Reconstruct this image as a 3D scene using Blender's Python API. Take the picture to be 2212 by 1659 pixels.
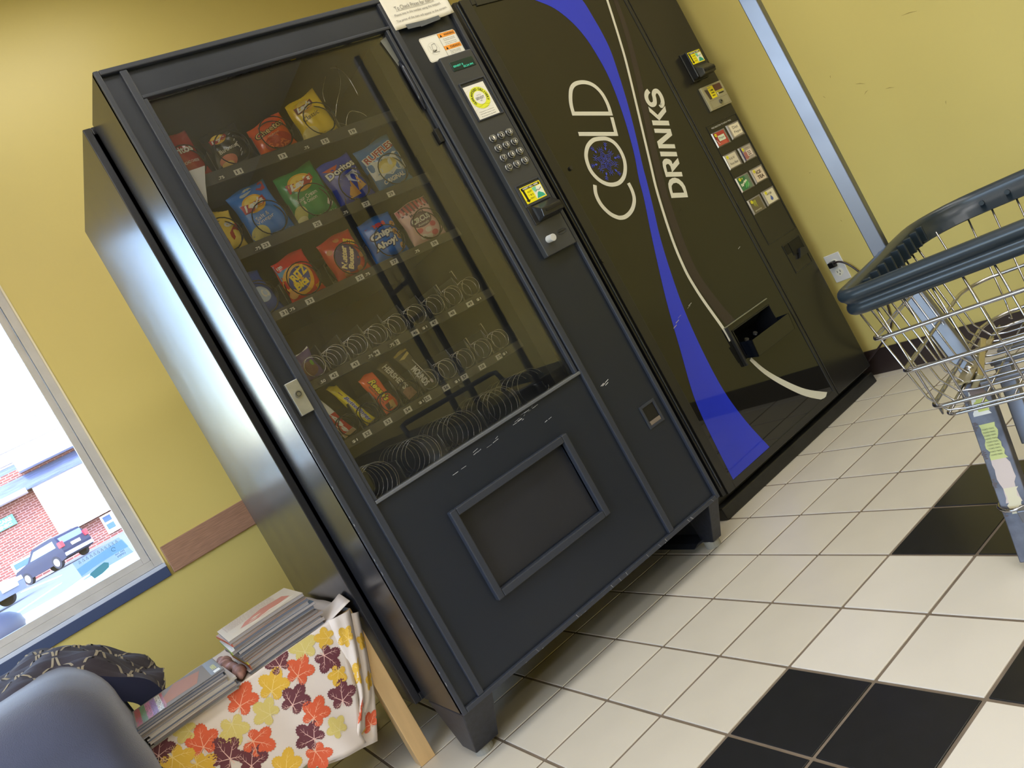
import bpy, bmesh, math, random
from mathutils import Vector, Matrix, noise
from mathutils.geometry import tessellate_polygon
random.seed(7)
PI = math.pi
sc = bpy.context.scene
COL = sc.collection
for o in list(bpy.data.objects):
    bpy.data.objects.remove(o, do_unlink=True)

# ------------------------------------------------------------------ camera
R = [[0.7459963, -0.45398061, -0.48722801], [-0.44664843, 0.20159394, -0.87170239], [0.4939582, 0.86790638, -0.0523814]]
CAM = Vector((-0.96969239, -1.26986321, 0.90528128))
cd = bpy.data.cameras.new('camera')
cam = bpy.data.objects.new('camera', cd)
COL.objects.link(cam)
cm = Matrix(((R[0][0], -R[1][0], -R[2][0]), (R[0][1], -R[1][1], -R[2][1]), (R[0][2], -R[1][2], -R[2][2]))).to_4x4()
cm.translation = CAM
cam.matrix_world = cm
cd.sensor_fit = 'HORIZONTAL'
cd.sensor_width = 36.0
cd.lens = 1698.63 / 2212 * 36.0
cd.shift_x = (1106 - 1089.48) / 2212
cd.shift_y = (802.39 - 829.5) / 2212
cd.clip_start = 0.02
cd.clip_end = 500
sc.camera = cam

# ------------------------------------------------------------------ sky, sun, lamps, exposure
w = bpy.data.worlds.new('world')
sc.world = w
w.use_nodes = True
nt = w.node_tree
bg = nt.nodes['Background']
sky = nt.nodes.new('ShaderNodeTexSky')
sky.sky_type = 'NISHITA'
sky.sun_disc = False
sky.sun_elevation = math.radians(48)
sky.sun_rotation = math.radians(200)
sky.air_density = 1.0
sky.dust_density = 1.5
nt.links.new(sky.outputs[0], bg.inputs[0])
bg.inputs[1].default_value = 1.9

def lamp(name, kind, loc, rot, energy, color, **kw):
    ld = bpy.data.lights.new(name, kind)
    ld.energy = energy
    ld.color = color
    for k, v in kw.items():
        setattr(ld, k, v)
    lo = bpy.data.objects.new(name, ld)
    lo.location = loc
    lo.rotation_euler = rot
    COL.objects.link(lo)
    return lo

lamp('sun', 'SUN', (0, 0, 20), (math.radians(42), 0, math.radians(-22)), 3.6, (1.0, 0.97, 0.94), angle=0.01)
CEIL = 3.25
LAMPW = 13.0
LAMPS = ((1.1, -0.62), (-0.35, 1.5), (-0.45, -0.75), (-2.3, -1.0), (-0.75, -2.6), (-2.3, -2.6), (-0.75, -4.3), (-2.3, -4.3))
for lx, ly in LAMPS:
        lamp('ceiling_lamp', 'AREA', (lx, ly, CEIL - 0.035), (0, 0, 0), LAMPW * (.55 if ly > 0 else 1.12), (0.985, 0.98, 1.0), shape='RECTANGLE', size=1.15, size_y=0.55)
vs = sc.view_settings
vs.view_transform = 'Standard'
vs.look = 'None'
vs.exposure = 0.0
vs.gamma = 1.0
vs.use_curve_mapping = False
sc.cycles.use_denoising = True
sc.cycles.max_bounces = 10
sc.cycles.diffuse_bounces = 4
sc.cycles.glossy_bounces = 6
sc.cycles.transparent_max_bounces = 16
sc.cycles.sample_clamp_indirect = 8.0
sc.cycles.caustics_reflective = False
sc.cycles.caustics_refractive = False

# ------------------------------------------------------------------ materials
def srgb(r, g, b):
    f = lambda c: (c / 255 / 12.92) if c / 255 <= 0.04045 else ((c / 255 + 0.055) / 1.055) ** 2.4
    return (f(r), f(g), f(b))

MATS = {}
def mat(name, col, rough=0.5, metal=0.0, spec=0.5, coat=0.0, coatr=0.05, bump=0.0, bscale=200.0, var=0.0, vscale=6.0, emit=None, estr=1.0, aniso=None, sheen=0.0, rvar=0.0):
    if name in MATS:
        return MATS[name]
    m = bpy.data.materials.new(name)
    m.use_nodes = True
    n = m.node_tree.nodes
    l = m.node_tree.links
    p = n['Principled BSDF']
    c = tuple(col) + (1.0,)
    p.inputs['Base Color'].default_value = c
    p.inputs['Roughness'].default_value = rough
    p.inputs['Metallic'].default_value = metal
    p.inputs['Specular IOR Level'].default_value = spec
    p.inputs['Coat Weight'].default_value = coat
    p.inputs['Coat Roughness'].default_value = coatr
    p.inputs['Sheen Weight'].default_value = sheen
    tc = n.new('ShaderNodeTexCoord')
    if bump > 0:
        t = n.new('ShaderNodeTexNoise')
        t.inputs['Scale'].default_value = bscale
        t.inputs['Detail'].default_value = 3
        if aniso:
            mp = n.new('ShaderNodeMapping')
            mp.inputs['Scale'].default_value = aniso
            l.new(tc.outputs['Object'], mp.inputs[0])
            l.new(mp.outputs[0], t.inputs['Vector'])
        else:
            l.new(tc.outputs['Object'], t.inputs['Vector'])
        b = n.new('ShaderNodeBump')
        b.inputs['Strength'].default_value = bump
        b.inputs['Distance'].default_value = 0.002
        l.new(t.outputs[0], b.inputs['Height'])
        l.new(b.outputs[0], p.inputs['Normal'])
    if var > 0:
        t = n.new('ShaderNodeTexNoise')
        t.inputs['Scale'].default_value = vscale
        t.inputs['Detail'].default_value = 5
        l.new(tc.outputs['Object'], t.inputs['Vector'])
        if aniso:
            mp = n.new('ShaderNodeMapping')
            mp.inputs['Scale'].default_value = aniso
            l.new(tc.outputs['Object'], mp.inputs[0])
            l.new(mp.outputs[0], t.inputs['Vector'])
        r = n.new('ShaderNodeValToRGB')
        r.color_ramp.interpolation = 'EASE'
        r.color_ramp.elements[0].position = 0.2
        r.color_ramp.elements[1].position = 0.8
        r.color_ramp.elements[0].color = tuple(x * (1 - var) for x in col) + (1,)
        r.color_ramp.elements[1].color = tuple(min(1, x * (1 + var)) for x in col) + (1,)
        l.new(t.outputs[0], r.inputs[0])
        l.new(r.outputs[0], p.inputs['Base Color'])
    if rvar > 0:
        t = n.new('ShaderNodeTexNoise')
        t.inputs['Scale'].default_value = 9
        t.inputs['Detail'].default_value = 6
        l.new(tc.outputs['Object'], t.inputs['Vector'])
        mr = n.new('ShaderNodeMapRange')
        mr.inputs['To Min'].default_value = max(0, rough - rvar)
        mr.inputs['To Max'].default_value = rough + rvar
        l.new(t.outputs[0], mr.inputs['Value'])
        l.new(mr.outputs[0], p.inputs['Roughness'])
    if emit:
        p.inputs['Emission Color'].default_value = tuple(emit) + (1.0,)
        p.inputs['Emission Strength'].default_value = estr
    MATS[name] = m
    return m

def flat(r, g, b, rough=0.45, **k):
    return mat('print_%d_%d_%d_%d' % (r, g, b, int(rough * 100)), srgb(r, g, b), rough, **k)

def glass(name, refl=0.12, tint=(1, 1, 1), rough=0.0, haze=0.0):
    m = bpy.data.materials.new(name)
    m.use_nodes = True
    n = m.node_tree.nodes
    l = m.node_tree.links
    for x in list(n):
        n.remove(x)
    out = n.new('ShaderNodeOutputMaterial')
    mix = n.new('ShaderNodeMixShader')
    tr = n.new('ShaderNodeBsdfTransparent')
    tr.inputs[0].default_value = tuple(tint) + (1,)
    gl = n.new('ShaderNodeBsdfGlossy')
    gl.inputs['Roughness'].default_value = rough
    fr = n.new('ShaderNodeFresnel')
    fr.inputs[0].default_value = 1.5
    ad = n.new('ShaderNodeMath')
    ad.operation = 'ADD'
    ad.inputs[1].default_value = refl
    l.new(fr.outputs[0], ad.inputs[0])
    l.new(ad.outputs[0], mix.inputs[0])
    l.new(tr.outputs[0], mix.inputs[1])
    l.new(gl.outputs[0], mix.inputs[2])
    if haze > 0:  # pale blue haze mixed into the shader to grey the pane's reflections
        df = n.new('ShaderNodeBsdfDiffuse')
        df.inputs[0].default_value = (.75, .8, .9, 1)
        m2 = n.new('ShaderNodeMixShader')
        nz = n.new('ShaderNodeTexNoise')
        nz.inputs['Scale'].default_value = 5
        nz.inputs['Detail'].default_value = 6
        tcd = n.new('ShaderNodeTexCoord')
        l.new(tcd.outputs['Object'], nz.inputs['Vector'])
        mr = n.new('ShaderNodeMapRange')
        mr.inputs['From Min'].default_value = .35
        mr.inputs['From Max'].default_value = .75
        mr.inputs['To Min'].default_value = haze * .6
        mr.inputs['To Max'].default_value = haze * 1.8
        l.new(nz.outputs[0], mr.inputs['Value'])
        l.new(mr.outputs[0], m2.inputs[0])
        l.new(mix.outputs[0], m2.inputs[1])
        l.new(df.outputs[0], m2.inputs[2])
        l.new(m2.outputs[0], out.inputs[0])
        return m
    l.new(mix.outputs[0], out.inputs[0])
    return m

WHITE = flat(236, 234, 226)
BLACKP = flat(22, 22, 22)

# ------------------------------------------------------------------ mesh builder
class MB:
    def __init__(s):
        s.v = []; s.f = []; s.mi = []; s.m = []
    def slot(s, m):
        if m not in s.m:
            s.m.append(m)
        return s.m.index(m)
    def add(s, vs, fs, m=None):
        b = len(s.v)
        k = s.slot(m) if m else 0
        s.v += [tuple(x) for x in vs]
        s.f += [tuple(b + i for i in f) for f in fs]
        s.mi += [k] * len(fs)
        return s
    def box(s, x0, x1, y0, y1, z0, z1, m=None):
        vs = [(x, y, z) for z in (z0, z1) for y in (y0, y1) for x in (x0, x1)]
        return s.add(vs, [(0, 2, 3, 1), (4, 5, 7, 6), (0, 1, 5, 4), (2, 6, 7, 3), (0, 4, 6, 2), (1, 3, 7, 5)], m)
    def hexa(s, p, m=None):   # bottom 4 (ccw), top 4
        return s.add(p, [(0, 3, 2, 1), (4, 5, 6, 7), (0, 1, 5, 4), (1, 2, 6, 5), (2, 3, 7, 6), (3, 0, 4, 7)], m)
    def prism(s, poly, fn, a, b, m=None):   # poly 2d, fn(p, t) -> 3d
        n = len(poly)
        vs = [fn(p, a) for p in poly] + [fn(p, b) for p in poly]
        tr = tessellate_polygon([[Vector((p[0], p[1], 0)) for p in poly]])
        fs = [tuple(t) for t in tr] + [tuple(n + i for i in reversed(t)) for t in tr]
        fs += [(i, (i + 1) % n, n + (i + 1) % n, n + i) for i in range(n)]
        return s.add(vs, fs, m)
    def tube(s, pts, r, n=8, closed=False, m=None, caps=True):
        P = [Vector(p) for p in pts]
        N = len(P)
        rr = r if isinstance(r, (list, tuple)) else [r] * N
        vs = []
        up = None
        for i in range(N):
            if closed:
                t = P[(i + 1) % N] - P[i - 1]
            else:
                t = P[min(i + 1, N - 1)] - P[max(i - 1, 0)]
            if t.length < 1e-9:
                t = Vector((0, 0, 1))
            t.normalize()
            if up is None:
                up = Vector((0, 0, 1)) if abs(t.z) < 0.9 else Vector((1, 0, 0))
            a = up - t * up.dot(t)
            if a.length < 1e-6:
                a = t.orthogonal()
            a.normalize()
            up = a
            b = t.cross(a)
            for k in range(n):
                an = 2 * PI * k / n
                vs.append(P[i] + (a * math.cos(an) + b * math.sin(an)) * rr[i])
        fs = []
        for i in range(N if closed else N - 1):
            j = (i + 1) % N
            for k in range(n):
                fs.append((i * n + k, i * n + (k + 1) % n, j * n + (k + 1) % n, j * n + k))
        if caps and not closed:
            fs.append(tuple(range(n - 1, -1, -1)))
            fs.append(tuple((N - 1) * n + k for k in range(n)))
        return s.add(vs, fs, m)
    def cyl(s, p0, p1, r, n=16, m=None):
        return s.tube([p0, p1], r, n, m=m)
    def grid(s, fn, nu, nv, m=None):
        vs = [fn(i / nu, j / nv) for j in range(nv + 1) for i in range(nu + 1)]
        fs = [(j * (nu + 1) + i, j * (nu + 1) + i + 1, (j + 1) * (nu + 1) + i + 1, (j + 1) * (nu + 1) + i) for j in range(nv) for i in range(nu)]
        return s.add(vs, fs, m)
    def build(s, name, m=None, parent=None, smooth=False, bevel=0.0, seg=2, origin=None, solid=0.0, sub=0):
        me = bpy.data.meshes.new(name)
        vs = s.v
        if origin is not None:
            o = Vector(origin)
            vs = [(x[0] - o.x, x[1] - o.y, x[2] - o.z) for x in s.v]
        me.from_pydata(vs, [], s.f)
        mm = s.m if s.m else [m]
        if m and s.m and m not in s.m and not s.m:
            mm = [m]
        for x in mm:
            me.materials.append(x)
        if s.m:
            me.polygons.foreach_set('material_index', s.mi)
        if smooth:
            me.polygons.foreach_set('use_smooth', [True] * len(me.polygons))
        me.update()
        ob = bpy.data.objects.new(name, me)
        COL.objects.link(ob)
        if origin is not None:
            ob.location = origin
        if parent is not None:
            ob.parent = parent
            if origin is None:
                ob.matrix_parent_inverse = Matrix.Identity(4)
        if solid:
            md = ob.modifiers.new('solid', 'SOLIDIFY'); md.thickness = solid; md.offset = -1
        if bevel > 0:
            md = ob.modifiers.new('bevel', 'BEVEL'); md.width = bevel; md.segments = seg; md.limit_method = 'ANGLE'
            md.harden_normals = False
        if sub:
            md = ob.modifiers.new('sub', 'SUBSURF'); md.levels = sub; md.render_levels = sub
        if smooth and bevel > 0:
            pass
        return ob

def B(*a):
    return MB().box(*a)
def tag(o, label=None, cat=None, group=None, kind=None):
    if label: o['label'] = label
    if cat: o['category'] = cat
    if group: o['group'] = group
    if kind: o['kind'] = kind
    return o
def thing(name, label, cat, loc=(0, 0, 0), rz=0.0, group=None):
    o = bpy.data.objects.new(name, None)
    o.empty_display_size = 0.1
    o.location = loc
    o.rotation_euler = (0, 0, rz)
    COL.objects.link(o)
    return tag(o, label, cat, group)
def struct(o):
    o['kind'] = 'structure'
    return o
def shared(src, loc, parent, name=None, rot=None, scale=None):
    c = src.copy()
    COL.objects.link(c)
    c.parent = parent
    c.location = loc
    if rot: c.rotation_euler = rot
    if scale: c.scale = scale
    return c

# ------------------------------------------------------------------ flat printing that follows a surface
_tc = {}
def text2d(s, bold=0.0, shear=0.0, space=1.0):
    key = (s, bold, shear, space)
    if key in _tc:
        return _tc[key]
    cu = bpy.data.curves.new('t', 'FONT')
    cu.body = s
    cu.offset = bold
    cu.shear = shear
    cu.space_character = space
    cu.resolution_u = 3
    cu.align_x = 'CENTER'
    ob = bpy.data.objects.new('t', cu)
    COL.objects.link(ob)
    bpy.context.view_layer.update()
    me = ob.to_mesh()
    vs = [(v.co.x, v.co.y) for v in me.vertices]
    fs = [tuple(p.vertices) for p in me.polygons]
    ob.to_mesh_clear()
    bpy.data.objects.remove(ob)
    bpy.data.curves.remove(cu)
    x0 = min(v[0] for v in vs); x1 = max(v[0] for v in vs)
    y0 = min(v[1] for v in vs); y1 = max(v[1] for v in vs)
    cx, cy = (x0 + x1) / 2, (y0 + y1) / 2
    vs = [((a - cx) / (x1 - x0), (b - cy) / (y1 - y0)) for a, b in vs]
    _tc[key] = (vs, fs, (x1 - x0) / (y1 - y0))
    return _tc[key]

class Print:
    """collects flat shapes in the (s, t) coordinates of a surface"""
    def __init__(self, fn, step=0.0004):
        self.fn = fn; self.mb = MB(); self.step = step
    def add(self, vs, fs, m, layer=1, sub=0):
        for _ in range(sub):
            vs = list(vs); nf = []; ed = {}
            def mid(a, b):
                k = (min(a, b), max(a, b))
                if k not in ed:
                    ed[k] = len(vs); vs.append(((vs[a][0] + vs[b][0]) / 2, (vs[a][1] + vs[b][1]) / 2))
                return ed[k]
            for f in fs:
                for i in range(1, len(f) - 1):
                    a, b, c = f[0], f[i], f[i + 1]
                    ab, bc, ca = mid(a, b), mid(b, c), mid(c, a)
                    nf += [(a, ab, ca), (b, bc, ab), (c, ca, bc), (ab, bc, ca)]
            fs = nf
        self.mb.add([self.fn(a, b, layer * self.step) for a, b in vs], fs, m)
    def text(self, s, cx, cy, w, h, m, rot=0.0, layer=3, bold=0.0, shear=0.0, space=1.0, sub=0, arch=0.0):
        vs, fs, asp = text2d(s, bold, shear, space)
        c, q = math.cos(rot), math.sin(rot)
        vs = [(cx + c * a * w - q * (b * h + arch * (0.25 - a * a) * 4), cy + q * a * w + c * (b * h + arch * (0.25 - a * a) * 4)) for a, b in vs]
        self.add(vs, fs, m, layer, sub)
    def rect(self, x0, x1, y0, y1, m, layer=1, n=1, k=1):
        vs = [(x0 + (x1 - x0) * i / n, y0 + (y1 - y0) * j / k) for j in range(k + 1) for i in range(n + 1)]
        fs = [(j * (n + 1) + i, j * (n + 1) + i + 1, (j + 1) * (n + 1) + i + 1, (j + 1) * (n + 1) + i) for j in range(k) for i in range(n)]
        self.add(vs, fs, m, layer)
    def poly(self, pts, m, layer=1, sub=0, holes=()):
        L = [[Vector((p[0], p[1], 0)) for p in pts]] + [[Vector((p[0], p[1], 0)) for p in h] for h in holes]
        tr = tessellate_polygon(L)
        allp = [(p.x, p.y) for q in L for p in q]
        self.add(allp, [tuple(t) for t in tr], m, layer, sub)
    def ell(self, cx, cy, rx, ry, m, layer=1, n=24, rings=3, rot=0.0, a0=0.0, a1=2 * PI, inner=0.0):
        c, q = math.cos(rot), math.sin(rot)
        vs = []
        full = abs(a1 - a0 - 2 * PI) < 1e-6
        for j in range(rings + 1):
            f = inner + (1 - inner) * j / rings
            for i in range(n + 1):
                a = a0 + (a1 - a0) * i / n
                x, y = rx * f * math.cos(a), ry * f * math.sin(a)
                vs.append((cx + c * x - q * y, cy + q * x + c * y))
        fs = [(j * (n + 1) + i, j * (n + 1) + i + 1, (j + 1) * (n + 1) + i + 1, (j + 1) * (n + 1) + i) for j in range(rings) for i in range(n)]
        self.add(vs, fs, m, layer)
    def stroke(self, pts, wd, m, layer=2, closed=False):
        P = [Vector((p[0], p[1])) for p in pts]
        N = len(P); vs = []
        ww = wd if isinstance(wd, (list, tuple)) else [wd] * N
        for i in range(N):
            if closed:
                a, b = P[i] - P[i - 1], P[(i + 1) % N] - P[i]
            else:
                a = P[i] - P[max(i - 1, 0)]; b = P[min(i + 1, N - 1)] - P[i]
                if a.length < 1e-9: a = b
                if b.length < 1e-9: b = a
            a = a.normalized(); b = b.normalized()
            n1 = Vector((-a.y, a.x)); n2 = Vector((-b.y, b.x))
            nn = (n1 + n2)
            if nn.length < 1e-6: nn = n1
            nn.normalize()
            k = 1 / max(0.45, nn.dot(n1))
            vs += [tuple(P[i] + nn * ww[i] / 2 * k), tuple(P[i] - nn * ww[i] / 2 * k)]
        fs = [(2 * i, 2 * i + 1, 2 * ((i + 1) % N) + 1, 2 * ((i + 1) % N)) for i in range(N if closed else N - 1)]
        self.add(vs, fs, m, layer)
    def arctext(self, s, cx, cy, r, h, a0, a1, m, layer=3, bold=0.03):
        n = len(s)
        for i, ch in enumerate(s):
            if ch == ' ': continue
            a = a0 + (a1 - a0) * (i + 0.5) / n
            vs, fs, asp = text2d(ch, bold)
            ww = h * min(asp, 0.95)
            rot = a - PI / 2
            px, py = cx + r * math.cos(a), cy + r * math.sin(a)
            c, q = math.cos(rot), math.sin(rot)
            self.add([(px + c * u * ww - q * v * h, py + q * u * ww + c * v * h) for u, v in vs], fs, m, layer)
    def build(self, name, parent):
        return self.mb.build(name, None, parent)

def spline(pts, n=6):
    P = [Vector(p) for p in pts]
    out = []
    for i in range(len(P) - 1):
        a = P[max(i - 1, 0)]; b = P[i]; c = P[i + 1]; d = P[min(i + 2, len(P) - 1)]
        for k in range(n):
            t = k / n
            out.append(0.5 * ((2 * b) + (c - a) * t + (2 * a - 5 * b + 4 * c - d) * t * t + (3 * b - a - 3 * c + d) * t ** 3))
    out.append(P[-1])
    return out
DD={'D1':[(0.2274,1.4013),(0.2365,1.4298),(0.2519,1.4566),(0.2743,1.4816),(0.3013,1.4919),(0.3354,1.4886),(0.3633,1.4758),(0.3812,1.4562),(0.3913,1.4293),(0.3923,1.4009),(0.389,1.3778),(0.3825,1.3555)],'L1':[(0.2031,1.3328),(0.3586,1.2845),(0.3785,1.3427)],'O1':[(0.2777,1.2919),(0.2485,1.2952),(0.2146,1.2844),(0.1889,1.2616),(0.1763,1.2348),(0.1727,1.2049),(0.1818,1.1746),(0.2008,1.1504),(0.2269,1.1354),(0.2615,1.1312),(0.295,1.1434),(0.3216,1.1702),(0.3356,1.2016),(0.3373,1.2371),(0.3273,1.2643),(0.3059,1.283)],'C1':[(0.1581,1.1585),(0.1453,1.1372),(0.1399,1.115),(0.1409,1.0905),(0.1485,1.0675),(0.1606,1.0468),(0.1769,1.0316),(0.1887,1.0251),(0.208,1.0209),(0.2328,1.0239),(0.257,1.0334),(0.2771,1.0488),(0.2894,1.0651),(0.2961,1.0855),(0.2981,1.1035),(0.2979,1.1166)],'S2':[(0.6087,1.3805),(0.5944,1.3758),(0.5823,1.364),(0.5778,1.3479),(0.5823,1.3336),(0.5943,1.3291),(0.6067,1.3331),(0.6164,1.3478),(0.6222,1.3615),(0.6349,1.37),(0.6486,1.3673),(0.6532,1.3528),(0.6512,1.3358),(0.6426,1.3206),(0.6299,1.3144),(0.6282,1.3204)],'K2':[(0.5667,1.3294),(0.59,1.2889),(0.6474,1.3083),(0.6385,1.2878),(0.5835,1.2684),(0.5595,1.3099)],'K2b':[(0.5487,1.2795),(0.6265,1.2546),(0.6195,1.2374),(0.5416,1.2622)],'N2':[(0.5381,1.2497),(0.6146,1.2251),(0.6067,1.2019),(0.5373,1.1883),(0.5951,1.1694),(0.5892,1.1549),(0.5122,1.1797),(0.5209,1.2039),(0.5887,1.2162),(0.5321,1.2349)],'I2':[(0.5084,1.168),(0.5849,1.142),(0.5781,1.1261),(0.5016,1.1512)],'R2':[(0.475,1.0788),(0.4867,1.1167),(0.4953,1.131),(0.5089,1.1373),(0.5217,1.1359),(0.5337,1.1291),(0.539,1.1198),(0.5358,1.1089),(0.5761,1.1206),(0.5696,1.1002),(0.5159,1.0841),(0.5587,1.07),(0.5527,1.0542)],'R2h':[(0.4925,1.0921),(0.4988,1.1083),(0.5029,1.1156),(0.5108,1.1177),(0.5179,1.1149),(0.5207,1.1064),(0.5184,1.0974),(0.5139,1.0855)],'D2':[(0.4487,1.005),(0.4611,1.0417),(0.4686,1.0541),(0.4832,1.0641),(0.5001,1.0658),(0.5135,1.0629),(0.5278,1.0529),(0.5372,1.0366),(0.539,1.0186),(0.5331,0.9989),(0.5254,0.9803)],'D2h':[(0.4668,1.0182),(0.4718,1.0315),(0.4785,1.0421),(0.4918,1.0471),(0.507,1.0446),(0.5164,1.0363),(0.5214,1.0226),(0.5203,1.011),(0.5182,1.0015)],'BL':[(0.2371,1.8543),(0.3262,1.7986),(0.3866,1.7546),(0.4301,1.6911),(0.4538,1.6193),(0.4616,1.5332),(0.46,1.4744),(0.4494,1.4036),(0.4254,1.3049),(0.3908,1.1999),(0.353,1.115),(0.3265,1.0411),(0.272,0.9138),(0.1936,0.7137),(0.1396,0.5422),(0.0958,0.3998),(0.0796,0.2755),(0.0711,0.0962)],'BR':[(0.5017,1.8016),(0.5282,1.7568),(0.5349,1.6861),(0.5372,1.6283),(0.5326,1.5596),(0.5114,1.4716),(0.4792,1.3612),(0.4389,1.2482),(0.4007,1.1525),(0.3797,1.0916),(0.3421,0.9915),(0.3072,0.8999),(0.2743,0.785),(0.2446,0.6486),(0.2287,0.4989),(0.2273,0.3507),(0.2496,0.2214),(0.2907,0.0931)],'W':[(0.6464,1.7728),(0.6421,1.7332),(0.5934,1.5603),(0.5589,1.459),(0.4876,1.2734),(0.4364,1.1405),(0.3989,1.0403),(0.3558,0.8808),(0.3397,0.7692),(0.341,0.6973),(0.3491,0.6303),(0.3676,0.5228),(0.3695,0.4729)],'W2':[(0.4142,0.3793),(0.4486,0.3101),(0.5072,0.2341),(0.5855,0.1545),(0.6819,0.0887)],'PU':[(0.6884,1.7644),(0.6576,1.619),(0.5973,1.4488),(0.5192,1.2637),(0.4645,1.1311),(0.424,1.0179),(0.385,0.8602),(0.3693,0.7396),(0.3892,0.6123),(0.4172,0.5168)],'snow':[(0.2536,1.2147),(0.2935,1.2749),(0.2164,1.1527),(0.1797,1.2181),(0.3285,1.2095),(0.2177,1.2744),(0.2876,1.1507)],'inner':[(0.1952,1.2596),(0.3198,1.1789)],'topslot':[(0.0571,1.8282),(0.1875,1.8273)]}
# ================================================================== the room
M_wall = mat('wall_paint', srgb(202, 186, 112), 0.42, spec=0.4, bump=0.03, bscale=60, var=0.02, vscale=2.5)
M_ceil = mat('ceiling_white', srgb(226, 224, 216), 0.9)
M_base = mat('dark_vinyl_base', srgb(52, 42, 40), 0.35, var=0.12)
M_grout = mat('grout', srgb(122, 108, 92), 0.9, var=0.18, vscale=14, bump=0.3, bscale=400)
M_cream = mat('tile_cream', srgb(214, 206, 190), 0.3, var=0.05, vscale=4, bump=0.03, bscale=60, rvar=0.03)
M_white = mat('tile_white', srgb(226, 219, 206), 0.25, var=0.025, vscale=5, bump=0.03, bscale=60, rvar=0.02)
M_black = mat('tile_black', srgb(36, 36, 37), 0.24, var=0.1, vscale=30, bump=0.06, bscale=500)
XR, YB, XL, YF = 1.71, 2.3, -3.3, -5.2
KB = (YB + 1.27) / 2.80
def kx(x): return -.97 + (x + .97) * KB
def kz(z): return .905 + (z - .905) * KB
U = 0.207
fl = struct(B(XL, XR, YF, YB, -0.06, -0.0022).build('floor', M_grout))
def cell(i, j):
    if j >= 0 or i >= 4: return M_cream
    a = (i // 2) % 2; b = ((j) // 2) % 2
    return M_black if (a + b) % 2 == 0 else M_white
def inview(p, mg=60):
    d = Vector(p) - CAM
    x = sum(R[0][k] * d[k] for k in range(3)); y = sum(R[1][k] * d[k] for k in range(3)); z = sum(R[2][k] * d[k] for k in range(3))
    if z < 0.05: return False
    u = 1089.48 + 1698.6 * x / z; v = 802.39 + 1698.6 * y / z
    return -mg < u < 2212 + mg and -mg < v < 1659 + mg
tmesh = {}
def tilemesh(m):
    if m not in tmesh:
        g = 0.0038
        o = B(-U / 2 + g, U / 2 - g, -U / 2 + g, U / 2 - g, -0.008, 0.0).build('tile', m, fl, bevel=0.0013, seg=2)
        tmesh[m] = o
        return o, True
    return tmesh[m], False
rest = MB()
ti = random.Random(3)
for i in range(-16, 9):
    for j in range(-25, 12):
        x0, x1, y0, y1 = i * U, (i + 1) * U, j * U, (j + 1) * U
        if x1 > XR + U * .98 or y1 > YB + U * .98: continue
        if x0 >= XR or y0 >= YB: continue
        x1 = min(x1, XR); y1 = min(y1, YB)
        m = cell(i, j)
        vis = any(inview((a, b, 0)) for a in (x0, (x0 + x1) / 2, x1) for b in (y0, (y0 + y1) / 2, y1))
        if vis:
            src, new = tilemesh(m)
            cx, cy = (i + .5) * U, (j + .5) * U
            t = src if new else shared(src, (0, 0, 0), fl)
            t.location = ((x0 + x1) / 2, (y0 + y1) / 2, ti.uniform(-0.0004, 0.0002))
            t.scale = ((x1 - x0) / U, (y1 - y0) / U, 1)
            t.rotation_euler = (ti.uniform(-1, 1) * .0012, ti.uniform(-1, 1) * .0012, ti.uniform(-1, 1) * .0015)
        else:
            rest.box(x0 + .004, x1 - .004, y0 + .004, y1 - .004, -0.008, -0.0002, m)
rt = rest.build('tile', None, fl); rt['kind'] = 'stuff'

struct(B(XL - .2, XR + .2, YF - .2, YB + .2, CEIL, CEIL + .1).build('ceiling', M_ceil))
wr = struct(B(XR, XR + .15, YF, YB + .2, -.06, CEIL).build('wall_right', M_wall))
# back wall with the window opening
WX0, WX1, WZ0, WZ1 = kx(-2.3), kx(-.815), kz(.772), 2.12
mb = MB()
mb.box(WX1, XR, YB, YB + .16, -.06, CEIL).box(XL, WX0, YB, YB + .16, -.06, CEIL)
mb.box(WX0, WX1, YB, YB + .16, -.06, WZ0 - .03).box(WX0, WX1, YB, YB + .16, WZ1, CEIL)
struct(mb.build('wall_back', M_wall))
WA, WB = -1.9, .75
# left wall with a wide shop window, front wall plain
mb = MB()
mb.box(XL - .15, XL, YF, WA, -.06, CEIL).box(XL - .15, XL, WB, YB + .2, -.06, CEIL)
mb.box(XL - .15, XL, WA, WB, -.06, .7).box(XL - .15, XL, WA, WB, 2.15, CEIL)
struct(mb.build('wall_left', M_wall))
struct(B(XL, XR, YF - .15, YF, -.06, CEIL).build('wall_front', M_wall))
struct(B(XR - .008, XR, YF, YB, -.002, .103).build('baseboard_right', M_base, bevel=.002))
struct(B(-.3, XR - .008, YB - .008, YB, -.002, .103).build('baseboard_back', M_base, bevel=.002))
struct(B(XL, XR, YF, YF + .008, -.002, .103).build('baseboard_front', M_base))
mb = MB()
struct(mb.box(XL, -.3, YB - .008, YB, -.002, .103).build('baseboard_left', M_base))
# scuffs on the right wall
M_scuff = flat(150, 132, 70, .8)
pr = Print(lambda a, b, o: (XR - .0003 - o, a, b), .0001)
for (y, z, l, an) in ((.30, 1.02, .035, .5), (.32, .99, .02, 2.8), (.22, .96, .03, .35), (.45, 1.05, .012, 1), (.40, 1.1, .01, 2), (.62, .62, .01, 1.2), (.1, .83, .012, 2), (.05, 1.13, .05, .3), (.64, .84, .008, 0)):
    pr.stroke([(y, z), (y + l * .5 * math.cos(an), z + l * .5 * math.sin(an) + .002), (y + l * math.cos(an), z + l * math.sin(an))], [.0005, .0022, .0004], M_scuff)
s_ = pr.build('scuff_mark', wr)

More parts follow.
